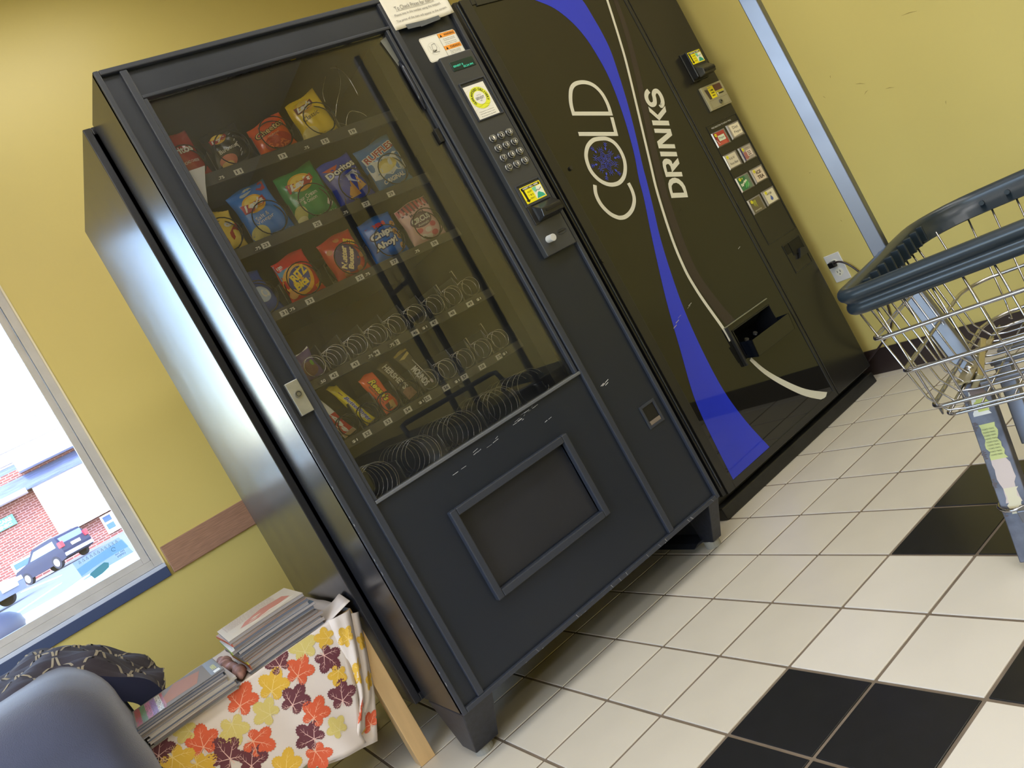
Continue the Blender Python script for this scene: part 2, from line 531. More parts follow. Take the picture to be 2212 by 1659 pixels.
# wooden chair rail on the back wall
M_oak = mat('stained_oak', srgb(150, 114, 94), 0.45, var=.28, vscale=40, aniso=(.5, 6, 14), bump=.15, bscale=60)
struct(B(kx(-.802), XR - .6, YB - .022, YB, kz(.727), kz(.82)).build('trim_1', M_oak, bevel=.003))

# window
M_alu = mat('painted_frame', srgb(186, 184, 184), .5, var=.07, vscale=14, bump=.2, bscale=120)
M_cream_bead = mat('cream_bead', srgb(222, 214, 190), .5)
M_sill = mat('sill_dark_blue', srgb(50, 66, 104), .45)
M_silltop = mat('sill_top', srgb(190, 200, 222), .5)
win = struct(thing('window_1', None, None))
fr = MB()
def ring(mb, x0, x1, z0, z1, t, y0, y1, m=None):
    mb.box(x0, x0 + t, y0, y1, z0, z1, m).box(x1 - t, x1, y0, y1, z0, z1, m)
    mb.box(x0 + t, x1 - t, y0, y1, z0, z0 + t, m).box(x0 + t, x1 - t, y0, y1, z1 - t, z1, m)
    return mb
ring(fr, WX0, WX1, WZ0 - .0, WZ1, .033, YB + .002, YB + .1).build('window_frame', M_alu, win, bevel=.0015)
ring(MB(), WX0 + .033, WX1 - .0355, WZ0 + .033, WZ1 - .033, .027, YB + .018, YB + .075).build('sash', M_alu, win, bevel=.0015)
B(WX1 - .001, WX1 + .006, YB - .004, YB + .02, WZ0 - .02, WZ1 + .02).build('cream_bead', M_cream_bead, win)
gp = B(WX0 + .057, WX1 - .060, YB + .045, YB + .049, WZ0 + .057, WZ1 - .057).build('window_pane', glass('window_glass', .02), win)
B(WX0 - .02, WX1 + .005, YB - .01, YB + .1, WZ0 - .02, WZ0 - .001).build('window_sill', M_silltop, win, bevel=.002)
B(WX0 - .02, WX1 + .004, YB - .018, YB - .002, WZ0 - .06, WZ0 - .017).build('sill_edge', M_sill, win, bevel=.002)
B(kx(-1.095), kx(-1.07), YB + .0, YB + .006, WZ0 - .004, WZ0 + .004).build('peeling_caulk', M_alu, win)
# second, unseen shop window in the left wall gives the cool daylight
w2 = struct(thing('window_2', None, None))
f2 = MB()
for y in (WA, -.6, WB - .04):
    f2.box(XL - .1, XL - .04, y, y + .04, .7, 2.15)
f2.box(XL - .1, XL - .04, WA, WB, .7, .74).box(XL - .1, XL - .04, WA, WB, 2.11, 2.15)
f2.build('window_frame', M_alu, w2)
for loc, rot, sx, sy in (((XL - .02, (WA + WB) / 2, 1.42), (0, -PI / 2, 0), 1.45, WB - WA), (((WX0 + WX1) / 2, YB + .12, (WZ0 + WZ1) / 2), (-PI / 2, 0, 0), WX1 - WX0, WZ1 - WZ0)):
    lo = lamp('window_portal', 'AREA', loc, rot, 1, (1, 1, 1), shape='RECTANGLE', size=sx, size_y=sy)
    lo.data.cycles.is_portal = True
# reversed sticker on the pane
st = thing('window_sticker', 'pale blue translucent sticker seen from behind, stuck low on the window pane', 'sticker', (kx(-.95), YB + .044, kz(.86)))
pr = Print(lambda a, b, o: (a + .95 - .95 + .0, -o, b - .86), .0003)
pr = Print(lambda a, b, o: ((a + .95) * KB, -o - .0004, (b - .86) * KB), .0003)
STF = glass('sticker_film', .1, (.62, .8, .86), .3); STF2 = glass('sticker_blue', .1, (.5, .78, .9), .3)
P1 = [(-1.03, .912), (-.885, .912), (-.872, .855), (-.868, .84), (-1.025, .812)]
pr.poly(P1, STF, 0)
pr.poly([(-1.028, .888), (-.94, .898), (-.88, .902), (-.874, .872), (-.93, .872), (-.99, .868), (-1.026, .862)], STF2, 1)
pr.poly([(-1.006, .856), (-.98, .862), (-.955, .866), (-.945, .858), (-.95, .845), (-.975, .838), (-1.0, .836)], flat(92, 168, 200), 2)
for k in range(11):
    x = -1.015 + k * .0115
    pr.stroke([(x, .899), (x + .003, .908), (x + .006, .9), (x + .003, .899)], .0012, flat(120, 140, 150), 2)
pr.stroke([(-.915 + .006 * math.cos(a), .887 + .006 * math.sin(a)) for a in [i * .6 for i in range(10)]], .0012, flat(70, 110, 130), 2)
pr.text('MA HA', -.905, .868, -.03, .005, flat(70, 100, 120), layer=2)
pr.text('OPEN', -.903, .86, -.025, .006, flat(70, 100, 120), layer=2)
pr.build('printed_film', st)

# ceiling fixtures
M_diff = mat('lamp_diffuser', (.9, .9, .88), .4, emit=(1, .96, .88), estr=3.5)
M_fix = mat('fixture_white', (.8, .8, .78), .5)
k = 0
for lx, ly in LAMPS:
        rowt = 'row nearest the back wall' if ly > 0 else 'row in front of the machines' if ly > -1.5 else ('middle row' if ly > -3 else 'row farthest from the machines'); colt = 'by the left wall' if lx < -1.5 else ('in the centre' if lx < 1 else 'by the right wall')
        t = thing('ceiling_light', 'flat white troffer light in the %s, %s' % (rowt, colt), 'ceiling light', (lx, ly, CEIL), group='troffer ceiling lights')
        ring(MB(), -.6, .6, -.3, .3, .02, 0, 0) if False else None
        B(-.61, .61, -.31, .31, -.012, 0).build('frame', M_fix, t)
        B(-.58, .58, -.28, .28, -.016, -.012).build('diffuser', M_diff, t)

# ================================================================== outside, seen through the window
def GZ(y): return -.04 + .0218 * y
M_asph = mat('asphalt', srgb(84, 92, 110), .9, var=.1, vscale=.6)
M_conc = mat('sunlit_concrete', srgb(226, 224, 218), .9, var=.04, vscale=.8)
M_line = mat('road_paint', srgb(240, 240, 236), .8)
g = MB().add([(-60, 20.5, GZ(20.5)), (40, 20.5, GZ(20.5)), (40, 200, GZ(200)), (-60, 200, GZ(200)), (-60, 20.5, -1), (40, 20.5, -1), (40, 200, -1), (-60, 200, -1)], [(0, 1, 2, 3), (4, 7, 6, 5), (0, 4, 5, 1), (1, 5, 6, 2), (2, 6, 7, 3), (3, 7, 4, 0)])
lot = struct(g.build('parking_lot', M_asph))
g = MB().add([(-60, 1.75, -.02), (40, 1.75, -.02), (40, 20.5, GZ(20.5) + .06), (-60, 20.5, GZ(20.5) + .06), (-60, 1.75, -1), (40, 1.75, -1), (40, 20.5, -1), (-60, 20.5, -1)], [(0, 1, 2, 3), (4, 7, 6, 5), (0, 4, 5, 1), (1, 5, 6, 2), (2, 6, 7, 3), (3, 7, 4, 0)])
struct(g.build('sidewalk', M_conc))
def gl(x0, y0, x1, y1, wd):
    d = Vector((x1 - x0, y1 - y0)).normalized(); n = Vector((-d.y, d.x)) * wd / 2
    P = [(x0 + n.x, y0 + n.y), (x1 + n.x, y1 + n.y), (x1 - n.x, y1 - n.y), (x0 - n.x, y0 - n.y)]
    MB().hexa([(p[0], p[1], GZ(p[1]) - .02) for p in P] + [(p[0], p[1], GZ(p[1]) + .012) for p in P], None).build('parking_stripe', M_line, lot)
gl(-4.5, 47.4, -2.45, 37.4, .25); gl(-4.3, 58, -3.3, 54.0, .25); gl(-3.6, 24.0, -2.2, 28.5, .16); gl(-2.1, 20.6, -1.3, 23.5, .3)
F = 2.167
def bx(x): return -.97 + (x + .97) * F
def bz(z): return .905 + (z - .905) * F
M_brick = bpy.data.materials.new('red_brick_far')
M_brick.use_nodes = True
n = M_brick.node_tree.nodes; l = M_brick.node_tree.links
bt = n.new('ShaderNodeTexBrick'); tcn = n.new('ShaderNodeTexCoord'); mpn = n.new('ShaderNodeMapping')
mpn.inputs['Rotation'].default_value = (PI / 2, 0, 0)
l.new(tcn.outputs['Object'], mpn.inputs[0]); l.new(mpn.outputs[0], bt.inputs[0])
bt.inputs['Scale'].default_value = 1.0
bt.inputs['Brick Width'].default_value = .5
bt.inputs['Row Height'].default_value = .16
bt.inputs['Mortar Size'].default_value = .022
bt.inputs['Color1'].default_value = srgb(112, 62, 62) + (1,)
bt.inputs['Color2'].default_value = srgb(92, 50, 54) + (1,)
bt.inputs['Mortar'].default_value = srgb(150, 122, 122) + (1,)
l.new(bt.outputs[0], n['Principled BSDF'].inputs['Base Color'])
n['Principled BSDF'].inputs['Roughness'].default_value = .9
M_shing = mat('blue_grey_shingle', srgb(72, 86, 124), .9, var=.3, vscale=2.5, aniso=(.4, 1, 5))
M_roofw = mat('pale_metal_roof', srgb(150, 176, 172), .8)
M_trimw = mat('white_trim', srgb(240, 240, 240), .6)
M_dkl = mat('roof_edge', srgb(110, 115, 135), .8)
M_bluegl = mat('far_window_glass', srgb(40, 80, 130), .5)
bd = thing('brick_building', 'red brick shop building with white panel and shingled roof across the parking lot', 'building', (bx(-1), 60, GZ(60)))
def bb(name, x0, x1, z0, z1, y0, y1, m, par=None, bev=0):
    o = B(bx(x0) - bx(-1), bx(x1) - bx(-1), y0 - 60, y1 - 60, bz(z0) - GZ(60), bz(z1) - GZ(60)).build(name, m, par or bd)
    return o
bb('wall', -6, 3, .9, 4.3, 60, 66, M_brick)
bb('white_panel', -1.46, 2, 1.86, 3.64, 59.2, 60.1, M_trimw)
# shingled skirt roof
def slope(name, x0, x1, z0, z1, y0, y1, m):
    a, b = bx(x0) - bx(-1), bx(x1) - bx(-1); c, d = bz(z0) - GZ(60), bz(z1) - GZ(60)
    MB().hexa([(a, y0 - 60, c - .15), (b, y0 - 60, c - .15), (b, y1 - 60, d - .2), (a, y1 - 60, d - .2), (a, y0 - 60, c), (b, y0 - 60, c), (b, y1 - 60, d), (a, y1 - 60, d)]).build(name, m, bd)
slope('shingle_roof', -6, 3, 3.62, 4.6, 58.8, 61.5, M_shing)
bb('fascia', -1.53, 3, 4.14, 4.46, 58.6, 60.6, M_trimw)
bb('fascia', -6, -1.6, 3.5, 3.64, 58.7, 60.6, M_trimw)
bb('upper_wall', -6, 3, 4.3, 5.0, 61.4, 66, M_trimw)
bb('gutter', -6, 3, 4.62, 4.68, 61.2, 61.4, M_dkl)
bb('gutter', -6, 3, 5.0, 5.06, 61.2, 61.6, M_dkl)
slope('metal_roof', -6, 3, 5.06, 6.05, 61.5, 66, M_roofw)
bb('chimney', -.86, -.34, 5.8, 6.2, 65.2, 66, M_dkl)
for (x0, x1, z0, z1) in ((-.31, .12, 1.2, 1.82), (-2.96, -2.3, 1.22, 1.83)):
    f_ = bb('window', x0, x1, z0, z1, 59.85, 60.05, M_trimw)
    for za, zb in ((z0 + .13, z0 + .31), (z0 + .38, z1 - .06)):
        bb('pane', x0 + .06, x1 - .14, za, zb, 59.8, 59.9, M_bluegl, f_).parent = f_
sg = thing('shop_sign', 'turquoise sign board with white lettering on the brick wall', 'sign', (bx(-2.6), 59.9, bz(2.98)))
B(-.95, .75, -.1, 0, -.32, .38).build('board', flat(60, 190, 205), sg)
pr = Print(lambda a, b, o: (a, -.1 - o, b), .01)
pr.text('PET CARE', -.1, .16, 1.4, .24, M_line, bold=.03); pr.text('CLINIC', -.1, -.14, 1.2, .22, M_line, bold=.03)
pr.build('lettering', sg)

M_tyre = mat('tyre', srgb(34, 38, 52), .9)
M_rim = mat('alloy_rim', srgb(215, 218, 225), .4, metal=.3)
def vehicle(name, label, loc, rz, body, prof, glassp, L, Wd, wheel_r, wx, lights, tall=True):
    t = thing(name, label, 'car', loc, rz)
    mb = MB()
    n = len(prof)
    secs = []
    for f, yy in ((.0, -Wd / 2), (1, -Wd / 2 + .04), (1, Wd / 2 - .04), (0, Wd / 2)):
        pass
    def sec(y, k):
        return [(x, y * (1 - .16 * max(0, (z - .95)) / .8), z) for x, z in prof]
    vs = sec(-Wd / 2, 0) + sec(Wd / 2, 0)
    tr = tessellate_polygon([[Vector((x, z, 0)) for x, z in prof]])
    fs = [tuple(q) for q in tr] + [tuple(n + i for i in reversed(q)) for q in tr] + [(i, (i + 1) % n, n + (i + 1) % n, n + i) for i in range(n)]
    mb.add(vs, fs).build('body', body, t, bevel=.05, seg=2)
    gm = mat('car_glass', srgb(150, 200, 205), .1)
    for side in (-1, 1):
        g_ = MB(); q = [(x, side * (Wd / 2 + .012) * (1 - .16 * max(0, (z - .95)) / .8), z) for x, z in glassp]
        g_.add(q + [(a, b - side * .03, c) for a, b, c in q], [tuple(range(len(q))), tuple(range(2 * len(q) - 1, len(q) - 1, -1))] + [(i, (i + 1) % len(q), len(q) + (i + 1) % len(q), len(q) + i) for i in range(len(q))])
        g_.build('side_window', gm, t)
        for x in wx:
            wh = MB().cyl((x, side * (Wd / 2 - .18), wheel_r), (x, side * (Wd / 2 + .01), wheel_r), wheel_r, 20).build('wheel', M_tyre, t)
            MB().cyl((x, side * (Wd / 2 - .05), wheel_r), (x, side * (Wd / 2 + .025), wheel_r), wheel_r * .62, 12).build('rim', M_rim, wh)
    for (nm, x0, x1, y0, y1, z0, z1, m) in lights:
        B(x0, x1, y0, y1, z0, z1).build(nm, m, t, bevel=.02)
    return t
M_navy = mat('car_navy', srgb(16, 22, 56), .5)
M_silver = mat('car_silver', srgb(110, 118, 140), .35, coat=.3)
M_tail = mat('tail_lamp', srgb(200, 40, 60), .3)
suvp = [(-2.2, .35), (-2.25, .75), (-2.2, 1.05), (-1.95, 1.62), (-1.4, 1.7), (.1, 1.66), (.75, 1.12), (1.9, .98), (2.2, .8), (2.2, .35), (1.75, .3), (-1.75, .3)]
suvg = [(-1.8, 1.1), (-1.7, 1.5), (-.0, 1.5), (.5, 1.12)]
Lt = [('tail_light', -2.3, -2.05, -.93, -.7, .95, 1.28, M_tail), ('tail_light', -2.3, -2.05, .7, .93, .95, 1.28, M_tail), ('licence_plate', -2.31, -2.2, -.28, .28, .82, 1.0, M_trimw), ('bumper', -2.36, -2.1, -.9, .9, .42, .62, mat('bumper', srgb(150, 160, 200), .5)), ('rear_window', -2.16, -1.98, -.7, .7, 1.15, 1.5, mat('rear_glass', srgb(96, 118, 170), .2)), ('roof_rack', -1.6, .0, -.72, -.66, 1.7, 1.76, M_trimw), ('roof_rack', -1.6, .0, .66, .72, 1.7, 1.76, M_trimw)]
al = math.radians(128)
vehicle('car', 'dark blue suv with roof rack parked in front of the brick wall', (-2.75, 51, GZ(51) + .02), al, M_navy, suvp, suvg, 4.4, 1.85, .36, (-1.35, 1.35), Lt)
sedp = [(-2.2, .4), (-2.2, .9), (-1.7, 1.0), (-1.1, 1.38), (.2, 1.42), (.95, 1.0), (2.0, .88), (2.25, .65), (2.2, .3), (-2.1, .28)]
sedg = [(-1.15, 1.0), (-.9, 1.32), (.15, 1.34), (.7, 1.0)]
Ls = [('headlight', 2.0, 2.28, -.85, -.55, .66, .82, M_trimw), ('headlight', 2.0, 2.28, .55, .85, .66, .82, M_trimw), ('grille', 2.12, 2.3, -.45, .45, .5, .72, M_rim)]
vehicle('car', 'silver white sedan nose at the left edge of the window', (-5.75, 35.3, GZ(35) + .02), math.radians(-32), M_silver, sedp, sedg, 4.4, 1.78, .33, (-1.3, 1.35), Ls)
# dark rounded bin on the sidewalk
bn = thing('litter_bin', 'dark blue domed litter bin outside the window at the left', 'bin', (-2.62, 13.0, .25))
pts = [(0, 0, -.1 + .0), (0, 0, .35), (0, 0, .45), (0, 0, .55), (0, 0, .62), (0, 0, .66)]
MB().tube([(0, 0, -.06), (0, 0, .2), (0, 0, .3), (0, 0, .42), (0, 0, .52), (0, 0, .59), (0, 0, .62)], [.42, .42, .46, .44, .34, .18, .02], 28).build('body', mat('bin_blue', srgb(26, 34, 58), .6), bn, smooth=True)
MB().tube([(0, 0, .16), (0, 0, .21)], [.5, .5], 28).build('rim', MATS['bin_blue'], bn)
# ================================================================== snack machine
M_paint = mat('black_textured_paint', srgb(27, 33, 44), .36, spec=.5, bump=.12, bscale=900, rvar=.05)
M_side = mat('black_satin_side', srgb(30, 31, 36), .24, spec=.55, bump=.02, bscale=30, rvar=.05)
M_dark = mat('interior_black', srgb(14, 14, 16), .45)
M_bead = mat('grey_black_trim', srgb(50, 54, 64), .36, bump=.05, bscale=600)
M_chip = flat(190, 192, 198, .6)
X0, X1, YS = -.4925, .487, .529
ZB, ZT = .152, 1.841
sm = thing('snack_vending_machine', 'tall black glass-front snack vending machine standing on two front feet', 'vending machine', (0, 1.0, 0))
def S(mb, name, m, bevel=0, par=None, smooth=False):
    # geometry given in world metres; machine empty sits at (0,1,0)
    mb.v = [(x, y - 1.0, z) for x, y, z in mb.v]
    return mb.build(name, m, par or sm, smooth=smooth, bevel=bevel)
# cabinet (hollow, open front)
cab = MB()
BX0, BX1, BY0, BY1 = -.5175, .49, .79, 1.5
cab.box(BX0, BX0 + .02, BY0, BY1, ZB, ZT).box(BX1 - .02, BX1, BY0, BY1, ZB, ZT)
cab.box(BX0 + .02, BX1 - .02, BY1 - .02, BY1, ZB, ZT).box(BX0 + .02, BX1 - .02, BY0, BY1 - .02, ZT - .02, ZT).box(BX0 + .02, BX1 - .02, BY0, BY1 - .02, ZB, ZB + .02)
S(cab, 'cabinet', M_side, .002)
ds = MB()   # door shell sides
ds.box(X0, X0 + .012, YS + .004, .777, ZB + .002, ZT).box(X1 - .012, X1, YS + .004, .777, ZB, ZT).box(X0 + .012, X1 - .012, YS + .004, .777, ZT - .012, ZT).box(X0 + .012, X1 - .012, YS + .02, .777, ZB, ZB + .012)
S(ds, 'door_shell', M_side, .0015)
S(B(X0 + .02, X1 - .02, .777, .79, ZB + .01, ZT - .01), 'door_gasket', M_dark) if False else None
gk = MB(); ring(gk, X0 + .015, X1 - .015, ZB + .01, ZT - .01, .03, .777, .79)
S(gk, 'door_gasket', M_dark)
# front panels (recessed)
yp = YS + .011
fp = MB()
fp.box(X0 + .012, -.439, yp, yp + .02, ZB + .012, ZT - .012)
fp.box(-.421, .267, yp, yp + .02, 1.762, ZT - .012)
S(fp, 'upper_panel', M_paint)
low = MB()
BXo, BXi = (-.277, .126, .319, .570), (-.2585, .1065, .340, .548)
low.box(-.421, BXi[0], yp, yp + .02, ZB + .012, .682).box(BXi[1], .267, yp, yp + .02, ZB + .012, .682)
low.box(BXi[0], BXi[1], yp, yp + .02, ZB + .012, BXi[2]).box(BXi[0], BXi[1], yp, yp + .02, BXi[3], .682)
S(low, 'lower_panel', M_paint)
S(B(.287, X1 - .012, yp, yp + .02, ZB + .012, ZT - .012), 'control_side_panel', M_paint)
# raised beads
rim = MB(); ring(rim, X0, X1, ZB, ZT, .013, YS, YS + .02)
S(rim, 'door_rim', M_bead, .0025)
S(B(-.439, -.421, YS + .001, YS + .02, ZB + .013, ZT - .013), 'door_bead', M_bead, .0025)
S(B(.267, .287, YS + .001, YS + .02, ZB + .013, ZT - .013), 'door_bead', M_bead, .003)
S(B(-.421, .267, YS + .002, YS + .02, 1.7535, 1.762), 'window_bead', M_bead, .002)
S(B(-.421, .267, YS + .002, YS + .03, .682, .691), 'window_bead', mat('window_bead_light', srgb(120, 124, 134), .3, metal=.5), .002)
S(B(.252, .262, YS + .004, YS + .03, .691, 1.7535), 'window_bead', M_bead, .002)
S(B(-.421, -.412, YS + .004, YS + .03, .691, 1.7535), 'window_bead', M_bead, .002)
# glass
M_mg = glass('machine_glass', .015, haze=.01)
S(B(-.412, .252, YS + .018, YS + .022, .691, 1.7535), 'glass_pane', M_mg)
# delivery bin
br = MB(); ring(br, BXo[0], BXo[1], BXo[2], BXo[3], .0195, YS - .006, YS + .02)
S(br, 'bin_frame', M_bead, .003)
S(MB().hexa([(BXi[0], yp + .004, BXi[2]), (BXi[1], yp + .004, BXi[2]), (BXi[1], yp + .018, BXi[2]), (BXi[0], yp + .018, BXi[2]), (BXi[0], yp + .012, BXi[3]), (BXi[1], yp + .012, BXi[3]), (BXi[1], yp + .026, BXi[3]), (BXi[0], yp + .026, BXi[3])]), 'bin_flap', mat('flap_plastic', srgb(40, 41, 46), .3, var=.1, vscale=8), .001)
# lock
lk = S(B(-.4705, -.4385, YS - .004, YS + .012, .947, 1.03), 'lock_plate', mat('brushed_steel', srgb(170, 172, 170), .35, metal=.8, var=.12, vscale=40), .0015)
lc = MB().cyl((-.4535, YS - .009, .996), (-.4535, YS - .003, .996), .0085, 20)
S(lc, 'lock_cylinder', mat('lock_steel', srgb(140, 142, 142), .3, metal=.9), 0, lk)
kk = MB()
kk.tube([(-.4535 + .0055 * math.cos(a), YS - .0092, .996 + .0055 * math.sin(a)) for a in [i * PI / 10 for i in range(20)]], .0008, 5, True)
S(kk, 'key_ring_groove', M_dark, 0, lk)
# feet
ft = MB()
ft.hexa([(-.488, .62, .022), (-.415, .62, .022), (-.415, .70, .022), (-.488, .70, .022), (-.4925, .537, ZB), (-.40, .537, ZB), (-.40, .76, ZB), (-.4925, .76, ZB)])
S(ft, 'leg', mat('scuffed_leg', srgb(34, 36, 44), .45, var=.4, vscale=70, bump=.2, bscale=90), .003)
S(MB().cyl((-.455, .655, 0), (-.455, .655, .024), .026, 20), 'foot_pad', mat('rubber_pad', srgb(150, 148, 138), .7))
ft = MB()
ft.hexa([(.445, .61, .022), (.484, .61, .022), (.484, .66, .022), (.445, .66, .022), (.44, .537, ZB), (.486, .537, ZB), (.486, .66, ZB), (.44, .66, ZB)])
ft.hexa([(.474, .65, .03), (.484, .65, .03), (.484, 1.45, .03), (.474, 1.45, .03), (.474, .65, ZB), (.484, .65, ZB), (.484, 1.45, ZB), (.474, 1.45, ZB)])
ft.hexa([(.40, .65, .026), (.484, .65, .026), (.484, 1.2, .026), (.40, 1.2, .026), (.42, .65, .034), (.484, .65, .034), (.484, 1.2, .034), (.42, 1.2, .034)])
S(ft, 'leg', MATS['scuffed_leg'], .002)
S(MB().cyl((.464, .64, 0), (.464, .64, .024), .024, 20), 'foot_pad', MATS['rubber_pad'])
# interior
it = MB()
it.box(-.425, -.418, .56, 1.2, .6, 1.76).box(.25, .257, .56, 1.2, .6, 1.76).box(-.418, .25, 1.2, 1.21, .6, 1.76).box(-.425, .257, .56, 1.2, 1.757, 1.765).box(-.425, .257, .56, 1.2, .6, .607)
S(it, 'interior_liner', M_dark)
S(B(.205, .212, .58, 1.1, .69, 1.74).box(.205, .25, .575, .582, .69, 1.74), 'side_channel', M_dark)
M_strip = mat('price_strip', srgb(52, 54, 56), .3, coat=.3)
M_tray = mat('tray_metal', srgb(44, 46, 48), .4, metal=.3)
M_wire = mat('spiral_wire', srgb(200, 200, 200), .25, metal=.9)
M_wire2 = mat('spiral_wire_big', srgb(160, 162, 166), .25, metal=.9)
M_wire_shade = mat('spiral_wire_shaded', srgb(40, 40, 44), .35, metal=.5)  # dark twin of the lit wire, shade put into its colour
SH = {1: (1.549, 1.571), 2: (1.358, 1.377), 3: (1.190, 1.204), 4: (1.000, 1.014), 5: (.835, .848), 6: (.655, .664)}
def coilmesh(r, name, m, turns=7, pitch=.036):
    pts = []
    for i in range(turns * 22 + 1):
        a = 2 * PI * i / 22 + PI * 1.35
        pts.append((r * math.cos(a), pitch * max(0, i / 22 - .85), r * math.sin(a)))
    me = MB().tube(pts, .0009 if m == M_wire else (.0010 if m == M_wire2 else .0016), 5, m=m)
    return me
coilsrc = {}
def coil(x, z, r, m):
    key = (r, m)
    if key not in coilsrc:
        mb = coilmesh(r, 'spiral_coil', m, *((5, .055) if r > .05 else (7, .036)))
        o = mb.build('spiral_coil', None, sm, smooth=True)
        coilsrc[key] = o
    else:
        o = shared(coilsrc[key], (0, 0, 0), sm)
    o.location = (x, .612 - 1.0, z + r + .002)
    o.rotation_euler = (0, random.uniform(-.5, .5), 0)
    return o
tagp = {}
rowx = {1: (-.38, -.262, -.14, -.012, .09), 2: (-.39, -.268, -.138, -.017, .108), 3: (-.39, -.27, -.132, -.008, .12), 4: [-.357 + .0622 * i for i in range(9)], 5: [-.357 + .0622 * i for i in range(9)], 6: (-.36, -.225, -.09, .05, .16)}
tagx = {1: ((-.285, '11'), (-.163, '13'), (-.038, '15'), (.047, '19')), 2: ((-.318, '23'), (-.172, '25'), (-.024, '27'), (.056, '29')), 3: ((-.362, '31'), (-.291, '33'), (-.143, '35'), (-.035, '37'), (.099, '39')),
        4: [(-.332 + .0622 * i, str(42 + i)) for i in range(8)], 5: [(-.332 + .0622 * i, str(52 + i)) for i in range(8)]}
prc = {1: ((-.331, '.75'), (-.094, '.75')), 2: ((-.34, '.75'), (-.088, '.75')), 3: ((-.341, '.75'), (-.12, '.75'), (.04, '.75')), 4: ((-.364, '.50'), (-.224, '.75'), (-.158, '.75'), (-.052, '$1'), (.135, '$1')), 5: ((-.368, '$1'), (-.165, '$1'), (-.046, '$1'), (.123, '$1'))}
for r_, (zt, zf) in SH.items():
    tr_ = MB()
    tr_.box(-.405, .19, .606, 1.1, zf - .003, zf).box(-.405, -.402, .606, 1.1, zf, zf + .05).box(.187, .19, .606, 1.1, zf, zf + .05)
    trayo = S(tr_, 'tray', M_tray)
    S(MB().hexa([(-.405, .600, zt - .010), (.19, .600, zt - .010), (.19, .606, zt - .010), (-.405, .606, zt - .010), (-.405, .603, max(zf, zt + .008)), (.19, .603, max(zf, zt + .008)), (.19, .608, max(zf, zt + .008)), (-.405, .608, max(zf, zt + .008))]), 'price_strip', M_strip, .001)
    if r_ in tagx:
        pr = Print(lambda a, b, o: (a, .6 - 1.0 - o, b), .0006)
        for x, s in tagx[r_]:
            pr.rect(x - .011, x + .011, zt - .0075, zt + .0065, flat(214, 212, 202), 1)
            pr.text(s, x, zt - .0005, .013, .0085, BLACKP, layer=2, bold=.02)
        for x, s in prc[r_]:
            pr.rect(x - .012, x + .012, zt - .0075, zt + .0065, flat(40, 41, 44), 1)
            pr.text(s, x, zt - .0005, .015, .0075, WHITE, layer=2, bold=.02)
        pr.build('price_tag', sm)
    big = r_ in (1, 2, 3)
    for x in rowx[r_]:
        if r_ == 6: coil(x, zf, .050, M_wire2)
        elif big:
            if not (r_ == 1 and x > .05): coil(x, zf, .043, M_wire_shade if x > -.35 else M_wire_shade)
        else: coil(x, zf, .0265, M_wire if (r_ == 4 or x > -.17) else M_wire_shade)
    dv = MB()
    xs = rowx[r_]
    for a, b in zip(xs[:-1], xs[1:]):
        xm = (a + b) / 2
        dv.box(xm - .0006, xm + .0006, .63, 1.05, zf, zf + (.075 if not big else .06))
        if r_ in (4, 5, 6):
            dv.tube([(xm, .625, zf), (xm, .622, zf + .055), (xm, .63, zf + .075)], .0011, 5)
    S(dv, 'divider', mat('divider_metal', srgb(104, 106, 104), .35, metal=.6))
# pushed-out loose ends of two spirals per row
hk = MB()
for x, z in ((.055, 1.055), (.118, 1.07), (.055, .89), (.118, .905)):
    hk.tube([(x - .012, .618, z + .032), (x - .006, .616, z + .034), (x - .004, .616, z + .012), (x, .62, z)], .0016, 6)
S(hk, 'spiral_end', M_wire, smooth=True)
# stray broken wires in the empty top slot
lw = MB()
for P in ([(.13, .65, 1.75), (.12, .64, 1.72), (.105, .64, 1.69), (.07, .64, 1.65), (.045, .65, 1.61)], [(.115, .66, 1.755), (.135, .65, 1.74), (.14, .64, 1.70), (.14, .64, 1.65)], [(.09, .66, 1.735), (.06, .66, 1.70), (.05, .66, 1.67)], [(.055, .64, 1.575), (.07, .63, 1.60), (.09, .63, 1.612), (.115, .63, 1.60), (.125, .63, 1.585)], [(.05, .68, 1.62), (.075, .66, 1.59), (.06, .66, 1.575)]):
    lw.tube([tuple(p) for p in spline(P, 5)], .0013, 5)
S(lw, 'broken_spiral_wire', M_wire, smooth=True)
pc = thing('price_card', 'small blank white card leaning inside the glass at its left edge', 'card', (-.385, .575, 1.55))
MB().prism([(-.035, -.055), (-.033, .03), (.025, .03), (.005, -.01), (-.02, -.07)], lambda p, t: (p[0], t, p[1]), -.0005, .0005).build('card', flat(225, 226, 232), pc)

# control column
cp = S(B(.352, .465, YS - .010, yp + .002, 1.010, 1.632), 'control_panel', mat('control_grey', srgb(58, 60, 64), .4, bump=.05, bscale=700), .0025)
yc = YS - .010
def PP(par=sm, y=yc, step=.0004):
    return Print(lambda a, b, o: (a, y - 1.0 - o, b), step)
S(B(.374, .455, yc - .0015, yc + .002, 1.583, 1.611), 'display', mat('display_glass', srgb(16, 44, 46), .15), .001, cp)
pr = PP(y=yc - .0016)
teal = mat('display_teal', srgb(70, 200, 170), .5, emit=srgb(60, 220, 180), estr=.7)
pr.text('SENSIT II', .396, 1.596, .034, .0055, teal); pr.text('02:24 PM', .428, 1.5885, .034, .0055, teal)
pr.build('display_text', cp)
rc = MB(); ring(rc, .366, .459, 1.429, 1.546, .004, yc - .004, yc + .003)
S(rc, 'card_frame', M_bead, .001, cp)
pr = PP(y=yc - .0005)
pr.rect(.3725, .4465, 1.431, 1.533, WHITE, 1)
yel = flat(226, 232, 60)
for i in range(24):
    pass
sun_ = []
